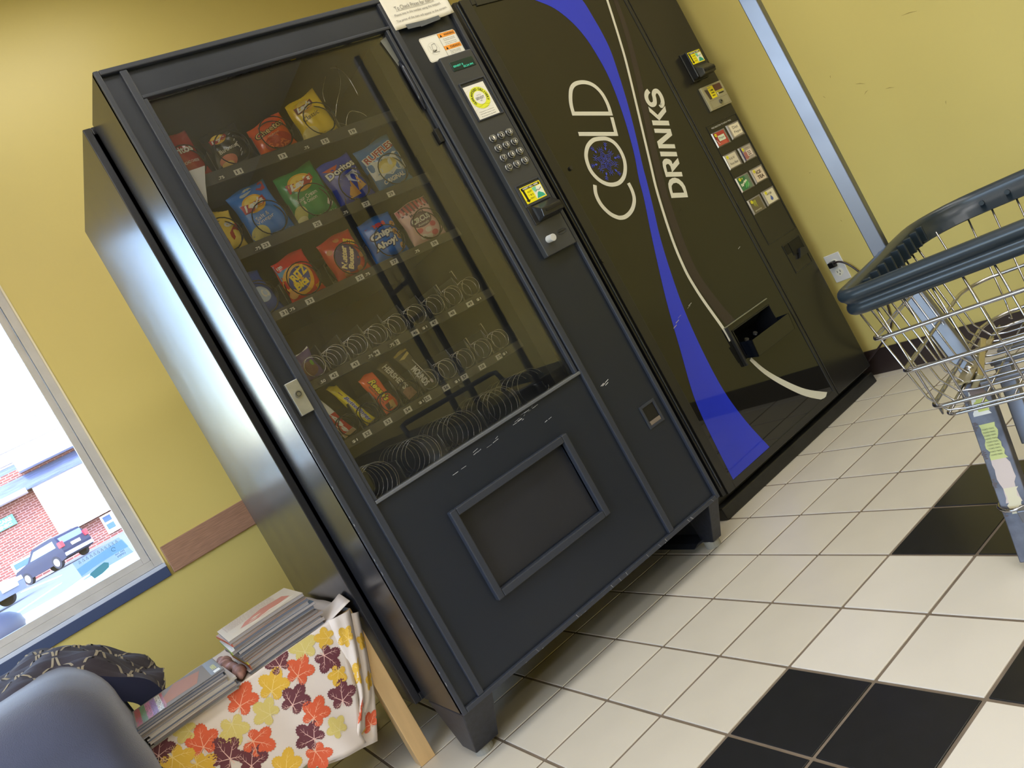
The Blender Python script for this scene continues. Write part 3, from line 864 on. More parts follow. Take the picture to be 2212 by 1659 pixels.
for i in range(72):
    a = i * PI / 36; rr = .0335 if i % 2 else .0315
    sun_.append((.4095 + rr * math.cos(a), 1.492 + rr * math.sin(a)))
pr.poly(sun_, yel, 2)
pr.ell(.4095, 1.492, .0195, .0195, WHITE, 3)
pr.arctext('GUARANTEED DELIVERY', .4095, 1.492, .0255, .007, math.radians(215), math.radians(-32), flat(60, 70, 30), 3)
pr.text('SENSIT', .4095, 1.491, .030, .008, flat(90, 92, 96), layer=4, bold=.01); pr.text('* * *', .4095, 1.5, .014, .003, flat(90, 92, 96), layer=4); pr.text('IS', .4095, 1.483, .006, .003, flat(90, 92, 96), layer=4)
for i, s in enumerate(('If the product is not delivered,', 'make another selection or press', 'the coin return for a full refund.')):
    pr.text(s, .4095, 1.4525 - .0065 * i, .052, .0035, flat(60, 60, 60), layer=2)
for zz in (1.47, 1.461, 1.52):
    pr.stroke([(.376 + .0065 * i, zz + .0022 * math.sin(i * 1.3 + zz * 90)) for i in range(11)], .0005, flat(205, 205, 202), 2)
pr.build('guarantee_card', cp)
M_key = mat('key_steel', srgb(150, 152, 154), .25, metal=.9)
ksrc = kcsrc = None
for r in range(4):
    for c in range(3):
        x, z = .3795 + .0305 * c, 1.372 - .0303 * r
        if ksrc is None:
            mb = MB().tube([(0, .006, 0), (0, -.003, 0), (0, -.0045, 0)], [.0115, .0115, .010], 24)
            ksrc = mb.build('key', M_key, cp, smooth=False)
            k_ = ksrc
        else: k_ = shared(ksrc, (0, 0, 0), cp)
        k_.location = (x, yc - 1.0, z)
        cap = MB().tube([(0, -.004, 0), (0, -.0075, 0), (0, -.009, 0)], [.0082, .0082, .0068], 24)
        cap = cap.build('key_cap', mat('key_dark', srgb(70, 72, 74), .3, metal=.6), k_)
        q = Print(lambda a, b, o: (a, -.0091 - o, b), .0003)
        q.text('123456789*0%'[r * 3 + c], 0, 0, .0055, .0085, WHITE, bold=.03)
        q.stroke([(.0072 * math.cos(a), .0072 * math.sin(a)) for a in [i * PI / 10 for i in range(20)]], .0009, flat(200, 200, 200), 2, True)
        q.build('key_number', k_)
def bill_sign(pr, x0, x1, z0, z1, L=1):
    W_, H_ = x1 - x0, z1 - z0
    P = lambda a, b: (x0 + a * W_, z0 + b * H_)
    Y = flat(245, 232, 30)
    pr.rect(x0, x1, z0, z1, Y, L)
    pr.poly([P(.04, .8), P(.95, .8), P(.95, .98 - .03), P(.04, .95)], BLACKP, L + 1)
    pr.poly([P(.06, .9), P(.16, .9), P(.17, .2), P(.24, .2), P(.13, .05), P(.02, .2), P(.08, .2)], BLACKP, L + 1)
    pr.text('INSERT BILL HERE', (x0 + x1) / 2, z0 + .875 * H_, .78 * W_, .1 * H_, WHITE, layer=L + 2, bold=.03, shear=.3)
    pr.rect(x0 + .52 * W_, x0 + .97 * W_, z0 + .06 * H_, z0 + .76 * H_, flat(232, 236, 222), L + 1)
    pr.poly([P(.5, .74), P(.72, .78), P(.66, .5), P(.56, .5)], flat(120, 200, 170), L + 2)
    pr.poly([P(.55, .08), P(.95, .08), P(.9, .25), P(.74, .42), P(.66, .36)], flat(52, 170, 140), L + 2)
    pr.stroke([P(.6, .45), P(.7, .56), P(.78, .5), P(.92, .6)], .015 * W_, flat(60, 80, 80), L + 3)
    for i, s in enumerate(('ACCEPTS', '1 & 5', 'ONLY')):
        pr.text(s, x0 + .36 * W_, z0 + (.62 - .2 * i) * H_, .22 * W_, .1 * H_, flat(60, 55, 20), layer=L + 2)
br_ = MB(); ring(br_, .365, .459, 1.158, 1.226, .005, yc - .003, yc + .003)
S(br_, 'bill_frame', M_bead, .001, cp)
pr = PP(y=yc - .0005); bill_sign(pr, .376, .452, 1.166, 1.2155); pr.build('bill_sign', cp)
bl = MB()
bl.hexa([(.385, yc - .030, 1.112), (.463, yc - .030, 1.112), (.463, yc, 1.105), (.380, yc, 1.105), (.388, yc - .032, 1.135), (.461, yc - .032, 1.135), (.463, yc, 1.158), (.380, yc, 1.158)])
nz = S(bl, 'bill_acceptor', mat('acceptor_black', srgb(34, 35, 38), .25), .002, cp)
S(B(.366, .381, yc - .004, yc, 1.103, 1.158), 'acceptor_cheek', MATS['acceptor_black'], .001, cp)
S(B(.4, .458, yc - .034, yc - .0305, 1.1225, 1.1295), 'bill_slot', mat('slot_black', (.002, .002, .002), .6), .0, nz)
S(MB().cyl((.381, yc - .026, 1.050), (.381, yc, 1.053), .0105, 28), 'return_button', mat('white_knob', srgb(196, 196, 194), .4), .001, cp)
S(MB().tube([(.437 + .017 * math.cos(a), yc - .0005, 1.057 + .007 * math.sin(a)) for a in [i * PI / 10 for i in range(20)]], .0009, 5, True), 'coin_bezel', M_bead, 0, cp)
S(B(.424, .449, yc - .001, yc + .001, 1.0555, 1.0585), 'coin_slot', MATS['slot_black'], 0, cp)
cr = MB(); ring(cr, .388, .4505, .4355, .507, .008, yp - .004, yp + .01)
cro = S(cr, 'coin_return_frame', M_bead, .001)
S(MB().hexa([(.396, yp - .001, .4435), (.4425, yp - .001, .4435), (.4425, yp + .004, .4435), (.396, yp + .004, .4435), (.396, yp + .0, .499), (.4425, yp + .0, .499), (.4425, yp + .004, .499), (.396, yp + .004, .499)]), 'coin_return_flap', M_dark, 0, cro)
S(B(.398, .441, yp - .0035, yp, .4435, .455), 'coin_return_lip', mat('worn_lip', srgb(120, 108, 96), .4), .001, cro)
# warning label
pr = PP(y=yp)
wx0, wx1, wz0, wz1 = .336, .4615, 1.634, 1.708
def rrect(x0, x1, z0, z1, r, n=5):
    out = []
    for cx, cz, a in ((x1 - r, z1 - r, 0), (x0 + r, z1 - r, PI / 2), (x0 + r, z0 + r, PI), (x1 - r, z0 + r, 1.5 * PI)):
        out += [(cx + r * math.cos(a + PI / 2 * i / n), cz + r * math.sin(a + PI / 2 * i / n)) for i in range(n + 1)]
    return out
pr.poly(rrect(wx0, wx1, wz0, wz1, .007), WHITE, 1)
pr.stroke(rrect(wx0 + .002, wx1 - .002, wz0 + .002, wz1 - .002, .006), .0005, BLACKP, 2, True)
orr = flat(246, 160, 60)
xm = .4
pr.rect(xm, wx1 - .002, 1.6935, wz1 - .002, orr, 2); pr.rect(xm, wx1 - .002, 1.6555, 1.668, orr, 2)
pr.rect(xm - .0004, xm + .0004, wz0 + .002, wz1 - .002, BLACKP, 3)
pr.text('WARNING', .438, 1.6995, .036, .0065, flat(90, 50, 20), layer=3, bold=.02); pr.text('CUIDADO', .438, 1.6615, .036, .0065, flat(90, 50, 20), layer=3, bold=.02)
for zc in (1.6995, 1.6615):
    pr.poly([(.405, zc - .0045), (.413, zc - .0045), (.409, zc + .0035)], BLACKP, 3)
for i, s in enumerate(('Do not rock or tilt this', 'vending machine', 'Machine may tip and cause', 'serious injury or death')):
    pr.text(s, .431, 1.688 - i * .0048 - (.002 if i > 1 else 0), .04, .003, flat(70, 70, 70), layer=3)
for i, s in enumerate(('No mueva o incline', 'esta maquina', 'Puede caer y causar', 'heridas graves')):
    pr.text(s, .431, 1.651 - i * .0042, .036, .0028, flat(70, 70, 70), layer=3)
pr.stroke([(.3675 + .018 * math.cos(a), 1.67 + .018 * math.sin(a)) for a in [i * PI / 12 for i in range(24)]], .0006, flat(190, 190, 180), 2, True)
pr.stroke([(.363, 1.668), (.366, 1.682), (.377, 1.684), (.379, 1.671), (.372, 1.664)], .0008, BLACKP, 3, True)
pr.stroke([(.356, 1.66), (.381, 1.658)], .001, BLACKP, 3)
pr.stroke([(.36, 1.665), (.367, 1.662), (.374, 1.664)], .0022, BLACKP, 3)
for i in range(4): pr.stroke([(.356, 1.668 + i * .004), (.36, 1.67 + i * .003)], .0006, BLACKP, 3)
pr.build('warning_label', sm)
# taped tape strip inside the window's top right corner
pr = Print(lambda a, b, o: (a, YS + .017 - 1.0 - o, b), .0004)
pr.poly([(.228, 1.735), (.25, 1.742), (.25, 1.665), (.24, 1.655)], flat(104, 106, 100), 1)
pr.build('tape_strip', sm)
S(MB().tube([(.246, YS + .012, 1.665), (.247, YS + .01, 1.64), (.247, YS + .01, 1.56), (.246, YS + .012, 1.52)], [.003, .006, .006, .003], 10), 'window_latch', mat('latch_black', srgb(40, 44, 56), .2), 0, None, True)
S(B(.236, .25, YS + .008, YS + .018, 1.42, 1.46), 'window_clip', M_dark, .001)
# scratches and chips
pr = Print(lambda a, b, o: (a, yp - 1.0 - o, b), .0002)
rs = random.Random(5)
for (x, z, n_, dx) in ((-.14, .658, 5, .02), (-.08, .655, 4, .02), (.03, .665, 7, .03), (.06, .673, 6, .03), (-.2, .64, 2, .015), (.1, .62, 2, .01)):
    for i in range(n_):
        a, b = x + rs.uniform(-dx, dx), z + rs.uniform(-.004, .004)
        pr.stroke([(a, b), (a + rs.uniform(.006, .02), b + rs.uniform(0, .003))], rs.uniform(.0003, .0012), M_chip, 1)
for (x, z) in ((.31, .62), (.315, .618), (.33, .622), (.325, .615)):
    pr.stroke([(x, z), (x + .014, z + .003)], .0014, flat(230, 230, 230), 1)
pr.build('scratch_mark', sm)
pr = Print(lambda a, b, o: (a, YS - 1.0 - o - .0001, b), .0002)
for i in range(20):
    x = rs.uniform(X0 + .1, X1 - .02)
    pr.stroke([(x, ZB + rs.choice((.0015, .0115))), (x + rs.uniform(.001, .007), ZB + .0018)], rs.uniform(.0003, .0009), M_chip, 1)
for i in range(14):
    z = rs.uniform(ZB, .9)
    pr.stroke([(X0 + .0007, z), (X0 + .001, z + rs.uniform(.001, .01))], rs.uniform(.0004, .001), M_chip, 1)
pr.build('paint_chip', sm)
# notice taped to the control column
pn = thing('paper_notice', 'curled white paper notice taped above the keypad column, typed in grey', 'notice', (.375, YS, 1.78))
def nf(a, b, o):
    q = max(0, a - .43) / .045
    return (a - .375 + .0 * b, -.0015 - .010 * q * q * (1 if b < 1.79 else .4) - o - .0012 * math.sin(a * 60), b - 1.78)
MB().grid(lambda s, t: nf(.277 + .198 * s, 1.743 + .105 * t, 0), 20, 8).build('paper', flat(232, 228, 216, .7), pn, smooth=True, solid=.0003)
q = Print(nf, .0005)
gr = flat(120, 116, 110)
q.text('To Check Prices for Items', .372, 1.800, .13, .012, gr, sub=1); q.rect(.308, .437, 1.7915, 1.7922, gr, 2, 8)
q.text('Please key in the number using the keypad.', .374, 1.781, .155, .0085, gr, sub=1); q.text('The price of the item will appear in the screen.', .378, 1.764, .17, .0085, gr, sub=1)
q.build('typed_text', pn)
tp = MB(); tp.add([(-.062, -.0035, -.044), (.002, -.0035, -.046), (.002, -.0032, -.032), (-.062, -.0032, -.030)], [(0, 1, 2, 3)]).add([(-.02, -.0045, -.048), (.052, -.0045, -.042), (.052, -.004, -.030), (-.02, -.004, -.034)], [(0, 1, 2, 3)])
tp.build('tape', mat('clear_tape', srgb(88, 93, 100), .3), pn, solid=.0004)
# ================================================================== snacks behind the glass
def foil(name, col, rough=.2):
    return mat('foil_' + name, tuple(min(.9, c * 1.3) for c in col), rough, spec=.5, coat=.3, coatr=.15, var=.06, vscale=12, bump=.55, bscale=26)
YBAG = .65
def make_bag(name, label, quad, z0, col, thick=.026, seed=0, group=None, cat='snack', crimp=True, lean=.0, ynow=YBAG, seam=None):
    """quad: TL TR BR BL in (x, z) on the front plane"""
    TL, TR, BR, BL = [Vector((p[0], p[1])) for p in quad]
    cx = (BL.x + BR.x) / 2; rs = random.Random(seed)
    ph = [rs.uniform(0, 6.28) for _ in range(6)]
    org = Vector((cx, ynow, z0))
    def P2(s, t):
        top = TL + (TR - TL) * s; bot = BL + (BR - BL) * s
        p = bot + (top - bot) * t
        # pinch of the pillow edges
        wob = .0016 * math.sin(9 * t + ph[0]) * (1 if s > .5 else -1) * (abs(s - .5) * 2) ** 4
        return Vector((p.x + wob - (s - .5) * .005 * (math.sin(PI * min(1, max(0, t))) if True else 0) * 1.0, p.y + .0025 * math.sin(7 * s + ph[1]) * (t > .95)))
    def bul(s, t):
        s = min(1, max(0, s)); t = min(1, max(0, t))
        e = (4 * s * (1 - s)) ** .5
        tt = min(1, max(0, (t - .04) / .88)) if crimp else t
        f = (max(0, 4 * tt * (1 - tt))) ** .5
        wr = 1 + .12 * math.sin(11 * s + 5 * t + ph[2]) * math.sin(8 * t - 3 * s + ph[3]) + .06 * math.sin(23 * s + ph[4] + 9 * t)
        return thick * e * f * wr
    def surf(s, t, off=0.0):
        p = P2(s, t)
        b = bul(s, t)
        cr = .0012 * math.sin(60 * s) if (crimp and (t > .94 or t < .05)) else 0
        y = -b * .75 + lean * (t - .5) * -1 + cr
        return Vector((p.x - org.x, y - off, p.y - org.z))
    def back(s, t):
        p = P2(s, t); b = bul(s, t)
        cr = .0012 * math.sin(60 * s) if (crimp and (t > .94 or t < .05)) else 0
        return Vector((p.x - org.x, b * .75 + lean * (t - .5) * -1 + cr + .0003, p.y - org.z))
    nu, nv = 20, 20
    mb = MB()
    mb.grid(lambda a, b: surf(a, b), nu, nv)
    k = len(mb.v)
    mb.grid(lambda a, b: back(a, b), nu, nv)
    # rim
    W_ = nu + 1
    loop = [i for i in range(nu + 1)] + [j * W_ + nu for j in range(1, nv + 1)] + [nv * W_ + i for i in range(nu - 1, -1, -1)] + [j * W_ for j in range(nv - 1, 0, -1)]
    mb.f[nu * nv:] = [tuple(reversed(f)) for f in mb.f[nu * nv:]]
    for a, b in zip(loop, loop[1:] + loop[:1]):
        mb.f.append((a, k + a, k + b, b)); mb.mi.append(0)
    o = mb.build(name, col, None, smooth=True)
    o.location = org
    tag(o, label, cat, group)
    return o, Print(lambda s, t, off: surf(min(1, max(0, s)), t, off + .0004), .0003)
def lays(pr, bandcol, cy=.66, cx=.5, k=1.0):
    pr.ell(cx, cy, .33 * k, .2 * k, flat(232, 178, 50), 2, 28, 3)
    pr.ell(cx, cy + .03, .24 * k, .13 * k, flat(244, 214, 96), 3, 24, 2)
    pr.poly([(cx - .37 * k, cy - .13 * k), (cx - .1, cy - .15 * k), (cx + .2 * k, cy - .11 * k), (cx + .37 * k, cy - .03 * k), (cx + .36 * k, cy + .1 * k), (cx + .1, cy + .03 * k), (cx - .15 * k, cy + .03 * k), (cx - .37 * k, cy + .08 * k)], bandcol, 4, 1)
    pr.text("Lay's", cx - .01, cy - .025,   .62 * k, .19 * k, WHITE, layer=5, bold=.05, shear=.25, rot=.08, sub=1)
RED = flat(176, 40, 48); 
# --- row 1
o, p = make_bag('chip_bag', 'dim red chip bag at the left end of the top shelf', [(-.425, 1.70), (-.335, 1.707), (-.325, 1.575), (-.42, 1.572)], 1.572, foil('red', srgb(150, 38, 42)), seed=1)
p.text('ritos', .62, .62, .5, .14, WHITE, bold=.03, sub=1); p.text('NACHO CHEESE', .6, .36, .5, .05, WHITE, layer=3); p.build('bag_print', o)
o, p = make_bag('chip_bag', 'black bag of barbecue chips on the top shelf', [(-.315, 1.675), (-.215, 1.688), (-.198, 1.575), (-.318, 1.572)], 1.572, foil('black', srgb(30, 28, 28), .18), seed=2, thick=.03)
lays(p, RED, .75, .35, .6); p.text('Barbecue', .45, .45, .5, .09, WHITE, bold=.0, sub=1, rot=.1)
p.ell(.32, .2, .2, .14, flat(206, 120, 96), 2); p.ell(.28, .13, .14, .07, flat(226, 190, 120), 3)
for i in range(7): p.stroke([(.62 + .04 * (i % 3), .2 + .09 * i), (.7 + .03 * (i % 2), .28 + .08 * i)], .012, flat(210, 210, 214, .2), 3)
p.build('bag_print', o)
o, p = make_bag('chip_bag', 'orange red bag of crunchy cheese puffs on the top shelf', [(-.197, 1.655), (-.089, 1.68), (-.084, 1.575), (-.195, 1.572)], 1.572, foil('orange', srgb(206, 84, 44)), seed=3)
p.text('Cheetos', .48, .68, .84, .2, flat(30, 24, 20), rot=.12, bold=.09, sub=1, layer=3); p.text('Cheetos', .48, .68, .8, .17, flat(226, 190, 110), rot=.12, bold=.01, sub=1, layer=5)
p.ell(.55, .28, .38, .24, flat(176, 46, 36), 2); p.text('CRUNCHY', .5, .5, .34, .05, flat(240, 200, 150), layer=4, rot=.1)
rr_ = random.Random(9)
for i in range(16):
    a, b, c_ = rr_.uniform(.3, .85), rr_.uniform(.1, .42), rr_.uniform(0, 3)
    p.stroke([(a, b), (a + .06 * math.cos(c_), b + .05 * math.sin(c_)), (a + .11 * math.cos(c_ + .5), b + .09 * math.sin(c_ + .5))], [.02, .035, .02], flat(228, 112, 62), 3)
p.build('bag_print', o)
o, p = make_bag('chip_bag', 'yellow bag of classic potato chips on the top shelf', [(-.069, 1.683), (.033, 1.71), (.046, 1.574), (-.066, 1.571)], 1.571, foil('yellow', srgb(214, 184, 44)), seed=4)
lays(p, flat(120, 40, 52), .78, .42, .78); p.text('Classic', .42, .52, .5, .1, flat(60, 50, 20), sub=1, rot=.06); p.ell(.2, .17, .22, .16, flat(226, 208, 130), 2); p.text('NET WT 1 OZ (28.3 g)', .66, .1, .5, .035, flat(90, 76, 30)); p.build('bag_print', o)
# --- row 2
o, p = make_bag('chip_bag', 'yellow and red corn chip bag at the left end of the second shelf', [(-.43, 1.50), (-.34, 1.487), (-.336, 1.382), (-.43, 1.38)], 1.378, foil('corn', srgb(222, 190, 90)), seed=5)
p.poly([(.5, .3), (.97, .62), (.97, .45), (.5, .1)], flat(176, 40, 40), 2, 1); p.text('os', .76, .6, .28, .12, WHITE, bold=.06, sub=1); p.build('bag_print', o)
o, p = make_bag('chip_bag', 'bright blue bag of salt and vinegar chips on the second shelf', [(-.332, 1.512), (-.222, 1.53), (-.204, 1.380), (-.322, 1.378)], 1.378, foil('blue', srgb(38, 110, 196)), seed=6, thick=.032)
lays(p, RED, .66, .42, .85); p.text('Salt &', .42, .4, .34, .07, WHITE, sub=1, rot=.1); p.text('Vinegar', .44, .32, .46, .08, WHITE, sub=1, rot=.1)
p.ell(.2, .13, .2, .15, flat(206, 196, 120), 2); p.ell(.45, .91, .2, .05, flat(190, 200, 200), 2, rot=.2); p.poly([(.68, .86), (.85, .99), (.95, .98), (.9, .82), (.78, .8)], flat(178, 50, 80), 3, 1); p.text('NET WT 1 OZ (28.3 g)', .72, .06, .46, .03, flat(160, 190, 220)); p.build('bag_print', o)
o, p = make_bag('chip_bag', 'green bag of sour cream and onion chips on the second shelf', [(-.201, 1.513), (-.079, 1.53), (-.073, 1.381), (-.198, 1.378)], 1.378, foil('green', srgb(34, 128, 72)), seed=7, thick=.03)
lays(p, RED, .72, .46, .88); p.text('Sour Cream', .42, .44, .52, .075, WHITE, sub=1, rot=.06); p.text('& Onion', .45, .36, .34, .065, WHITE, sub=1, rot=.06); p.ell(.14, .2, .14, .14, flat(196, 192, 110), 2); p.ell(.12, .08, .12, .07, flat(226, 222, 170), 3)
p.poly([(.78, .18), (.85, .27), (.93, .18), (.86, .12)], WHITE, 3, 1); p.text('NET WT 1 OZ (28.3 g)', .62, .05, .6, .035, flat(200, 230, 200)); p.build('bag_print', o)
o, p = make_bag('chip_bag', 'dark blue bag of triangular tortilla chips on the second shelf', [(-.078, 1.505), (.028, 1.518), (.044, 1.380), (-.068, 1.377)], 1.377, foil('navy', srgb(44, 62, 168)), seed=8, thick=.028)
p.poly([(.05, .86), (.5, .86), (.3, .72)], flat(210, 90, 60), 2, 1); p.text('Doritos', .5, .74, .9, .17, flat(20, 20, 40), bold=.08, rot=.1, sub=1, layer=3); p.text('Doritos', .5, .74, .88, .15, WHITE, bold=.03, rot=.1, sub=1, layer=5)
p.poly([(.3, .55), (.92, .66), (.72, .35)], flat(214, 218, 236), 2, 1); p.poly([(.25, .12), (.62, .14), (.52, .46)], flat(206, 152, 80), 4, 1); p.poly([(.6, .2), (.88, .26), (.72, .5)], flat(216, 164, 92), 5, 1); p.poly([(.1, .02), (.5, .02), (.2, .3)], flat(70, 74, 96), 2, 1)
p.text('COOL RANCH', .55, .58, .36, .045, flat(30, 40, 110), layer=4, rot=.1); p.build('bag_print', o)
o, p = make_bag('chip_bag', 'blue and white bag of ridged potato chips at the right of the second shelf', [(.04, 1.508), (.166, 1.528), (.172, 1.382), (.052, 1.378)], 1.378, foil('steel_blue', srgb(66, 112, 168)), seed=9, thick=.03)
p.poly([(.04, .6), (.2, .64), (.35, .58), (.5, .64), (.65, .58), (.8, .64), (.97, .6), (.97, .28), (.8, .24), (.65, .3), (.5, .24), (.35, .3), (.2, .24), (.04, .28)], flat(222, 226, 226), 2, 1)
p.text('RUFFLES', .5, .75, .92, .17, WHITE, bold=.1, rot=.12, sub=1, layer=3); p.text('RUFFLES', .5, .75, .86, .14, flat(170, 40, 44), bold=.03, rot=.12, sub=1, layer=5)
p.ell(.5, .46, .26, .12, flat(226, 208, 120), 3); p.ell(.42, .4, .2, .09, flat(238, 226, 156), 4); p.text('ORIGINAL', .5, .17, .6, .085, WHITE, bold=.03, sub=1, rot=.05); p.build('bag_print', o)
# --- row 3
o, p = make_bag('snack_bag', 'shiny blue snack pack at the left end of the third shelf', [(-.44, 1.325), (-.352, 1.322), (-.335, 1.206), (-.44, 1.206)], 1.204, foil('deep_blue', srgb(40, 72, 150), .15), seed=10)
p.ell(.66, .45, .22, .18, flat(190, 206, 230), 2); p.text('O', .75, .45, .2, .2, WHITE, bold=.03); p.build('bag_print', o)
o, p = make_bag('snack_bag', 'red bag of mini cheese cracker sandwiches on the third shelf', [(-.318, 1.318), (-.222, 1.33), (-.216, 1.208), (-.316, 1.206)], 1.204, foil('bright_red', srgb(196, 40, 40)), seed=11, thick=.028)
p.poly([(.02, .55), (.02, .95), (.35, .93), (.3, .55)], flat(96, 160, 200), 2, 1); p.text('100', .14, .84, .16, .07, WHITE, bold=.04)
p.ell(.42, .42, .42, .34, flat(236, 176, 56), 3); p.ell(.44, .42, .33, .25, flat(54, 70, 150), 4, rot=.4); p.text('RITZ', .48, .52, .52, .19, flat(250, 220, 60), bold=.05, rot=.25, sub=1, layer=6); p.text('Bits', .42, .31, .4, .17, flat(250, 220, 60), bold=.05, rot=.2, sub=1, layer=6)
p.ell(.12, .18, .12, .1, flat(222, 160, 90), 5); p.text('BIG', .84, .14, .18, .07, flat(250, 220, 60), layer=5, rot=.2); p.build('bag_print', o)
o, p = make_bag('snack_bag', 'red bag of peanut butter cookie bites on the third shelf', [(-.187, 1.318), (-.08, 1.33), (-.076, 1.208), (-.18, 1.206)], 1.204, foil('brick_red', srgb(184, 52, 44)), seed=12, thick=.026)
p.ell(.5, .42, .34, .33, flat(70, 44, 110), 2); p.text('Nutter', .42, .46, .56, .15, flat(245, 225, 170), bold=.06, rot=1.0, sub=1, layer=4); p.text('Butter', .58, .38, .52, .14, flat(245, 225, 170), bold=.06, rot=1.0, sub=1, layer=4); p.text('BITES', .78, .72, .3, .1, flat(250, 214, 60), bold=.05, rot=-.6, layer=4)
for a, b in ((.5, .88), (.3, .1), (.68, .1), (.9, .35), (.16, .7)): p.ell(a, b, .08, .06, flat(206, 130, 72), 3)
p.build('bag_print', o)
o, p = make_bag('snack_bag', 'bright blue bag of mini chocolate chip cookies on the third shelf', [(-.058, 1.325), (.05, 1.332), (.048, 1.208), (-.062, 1.206)], 1.204, foil('cookie_blue', srgb(36, 104, 200)), seed=13, thick=.032)
p.poly([(.1, .8), (.22, .92), (.3, .8)], RED, 3); p.text('MINI', .5, .78, .36, .1, flat(220, 60, 60), bold=.06, layer=4, sub=1)
for tx, cy_ in (('Chips', .55), ('Ahoy!', .32)):
    p.text(tx, .44, cy_, .72, .23, flat(24, 44, 110), bold=.12, sub=1, layer=3, rot=.05); p.text(tx, .44, cy_, .66, .19, WHITE, bold=.05, sub=1, layer=5, rot=.05)
for a, b in ((.86, .68), (.82, .5), (.9, .38), (.86, .16)):
    p.ell(a, b, .08, .075, flat(206, 160, 104), 4); p.ell(a + .02, b + .01, .02, .02, flat(80, 50, 30), 5, 8, 1); p.ell(a - .03, b - .02, .018, .018, flat(80, 50, 30), 5, 8, 1)
p.build('bag_print', o)
o, p = make_bag('snack_bag', 'pale pink bag of circus animal cookies with striped top', [(.062, 1.32), (.172, 1.334), (.178, 1.208), (.066, 1.206)], 1.204, foil('pink', srgb(206, 168, 168)), seed=14, thick=.02)
for i in range(8):
    p.poly([(.02 + i * .122, .8), (.02 + i * .122, .98), (.085 + i * .122, .98), (.085 + i * .122, .8)], flat(200, 96, 110), 2)
    p.poly([(.085 + i * .122, .76), (.085 + i * .122, .98), (.14 + i * .122, .98), (.14 + i * .122, .76)], flat(98, 60, 84), 2)
p.ell(.5, .52, .34, .17, flat(104, 70, 96), 2); p.text("Mother's", .48, .7, .44, .08, flat(80, 50, 80), layer=4, bold=.03); p.text('CIRCUS', .5, .54, .58, .13, WHITE, bold=.04, layer=4, sub=1); p.text('Animals', .5, .42, .34, .06, WHITE, layer=4)
for a, b, c_ in ((.3, .3, 0), (.55, .25, 1), (.75, .33, 0), (.35, .14, 1), (.7, .14, 0), (.5, .1, 1)): p.ell(a, b, .1, .06, flat(214, 92, 112) if c_ == 0 else flat(232, 222, 214), 3)
p.build('bag_print', o)
# --- row 4, row 5
o, p = make_bag('candy_pack', 'purple and brown candy pack at the left end of the fourth shelf', [(-.40, 1.085), (-.338, 1.098), (-.331, 1.018), (-.40, 1.016)], 1.014, foil('purple', srgb(92, 72, 120)), seed=15, thick=.012, cat='candy')
p.rect(.02, .98, .95, .99, WHITE, 2, 6); p.ell(.6, .35, .3, .25, flat(110, 70, 60), 2); p.ell(.78, .5, .08, .1, flat(120, 170, 60), 3); p.build('bag_print', o)
def bar(label, quad, col, seed, th=.009):
    return make_bag('candy_bar', label, quad, .848, col, thick=th, seed=seed, cat='candy bar', ynow=.65)
o, p = bar('red and white candy bar at the left end of the fifth shelf', [(-.413, .975), (-.378, .975), (-.335, .856), (-.37, .850)], foil('white_red', srgb(222, 218, 214)), 16)
p.rect(.05, .97, .08, .55, flat(196, 40, 44), 2, 4, 6); p.text('BABY', .5, .32, .5, .3, WHITE, rot=1.2, bold=.08, layer=3, sub=1); p.rect(.05, .95, .0, .07, flat(190, 160, 120), 3, 4); p.build('bag_print', o)
o, p = bar('yellow candy bar with a twisted wrapper top on the fifth shelf', [(-.352, .982), (-.322, .98), (-.275, .857), (-.305, .850)], foil('butter', srgb(206, 190, 40)), 17, .011)
p.text('Butterfinger', .5, .36, .9, .62, flat(36, 60, 170), rot=0, bold=.07, layer=3) if False else None
vs_, fs_, _a = text2d('Butterfinger', .07, .2)
p.add([(.5 - b * .62, .36 + a * .66) for a, b in [(-v[0], -v[1]) for v in vs_]], fs_, flat(240, 240, 240), 3)
vs_, fs_, _a = text2d('Butterfinger', .02, .2)
p.add([(.5 - b * .5, .36 + a * .64) for a, b in [(-v[0], -v[1]) for v in vs_]], fs_, flat(36, 60, 170), 5)
p.poly([(.0, .72), (1, .74), (1, .84), (0, .82)], flat(150, 110, 80), 2, 1); p.build('bag_print', o)
o, p = bar('orange peanut butter cup pack on the fifth shelf', [(-.268, .962), (-.221, .967), (-.196, .857), (-.243, .850)], foil('cup_orange', srgb(222, 90, 40)), 18, .011)
def vtext(p, s, cx, cy, w, h, m, layer, bold=0.0, shear=0.0):
    vs_, fs_, _a = text2d(s, bold, shear)
    p.add([(cx + b * w, cy - a * h) for a, b in vs_], fs_, m, layer)
vtext(p, "Reese's", .55, .55, .5, .6, flat(60, 40, 20), 3, .1, .2); vtext(p, "Reese's", .55, .55, .42, .58, flat(250, 224, 50), 5, .03, .2); vtext(p, 'PEANUT BUTTER CUPS', .2, .5, .1, .5, flat(70, 44, 30), 3, .02)
p.poly([(.35, .02), (.5, .22), (.8, .2), (.7, .02)], flat(216, 170, 100), 4, 1); p.rect(.2, .5, .05, .2, flat(90, 56, 34), 3); p.build('bag_print', o)
o, p = bar('brown chocolate bar with big silver letters on the fifth shelf', [(-.208, .968), (-.170, .974), (-.134, .858), (-.174, .850)], foil('choc_brown', srgb(70, 62, 52)), 19, .006)
vtext(p, "HERSHEY'S", .55, .60, .5, .66, flat(212, 206, 190), 4, .03); p.poly([(.1, .03), (.1, .24), (.45, .28), (.9, .22), (.9, .03)], flat(150, 112, 92), 3, 1); p.stroke([(.2, .06), (.8, .2)], .03, flat(120, 86, 70), 4); p.stroke([(.25, .22), (.7, .05)], .03, flat(120, 86, 70), 4); p.build('bag_print', o)
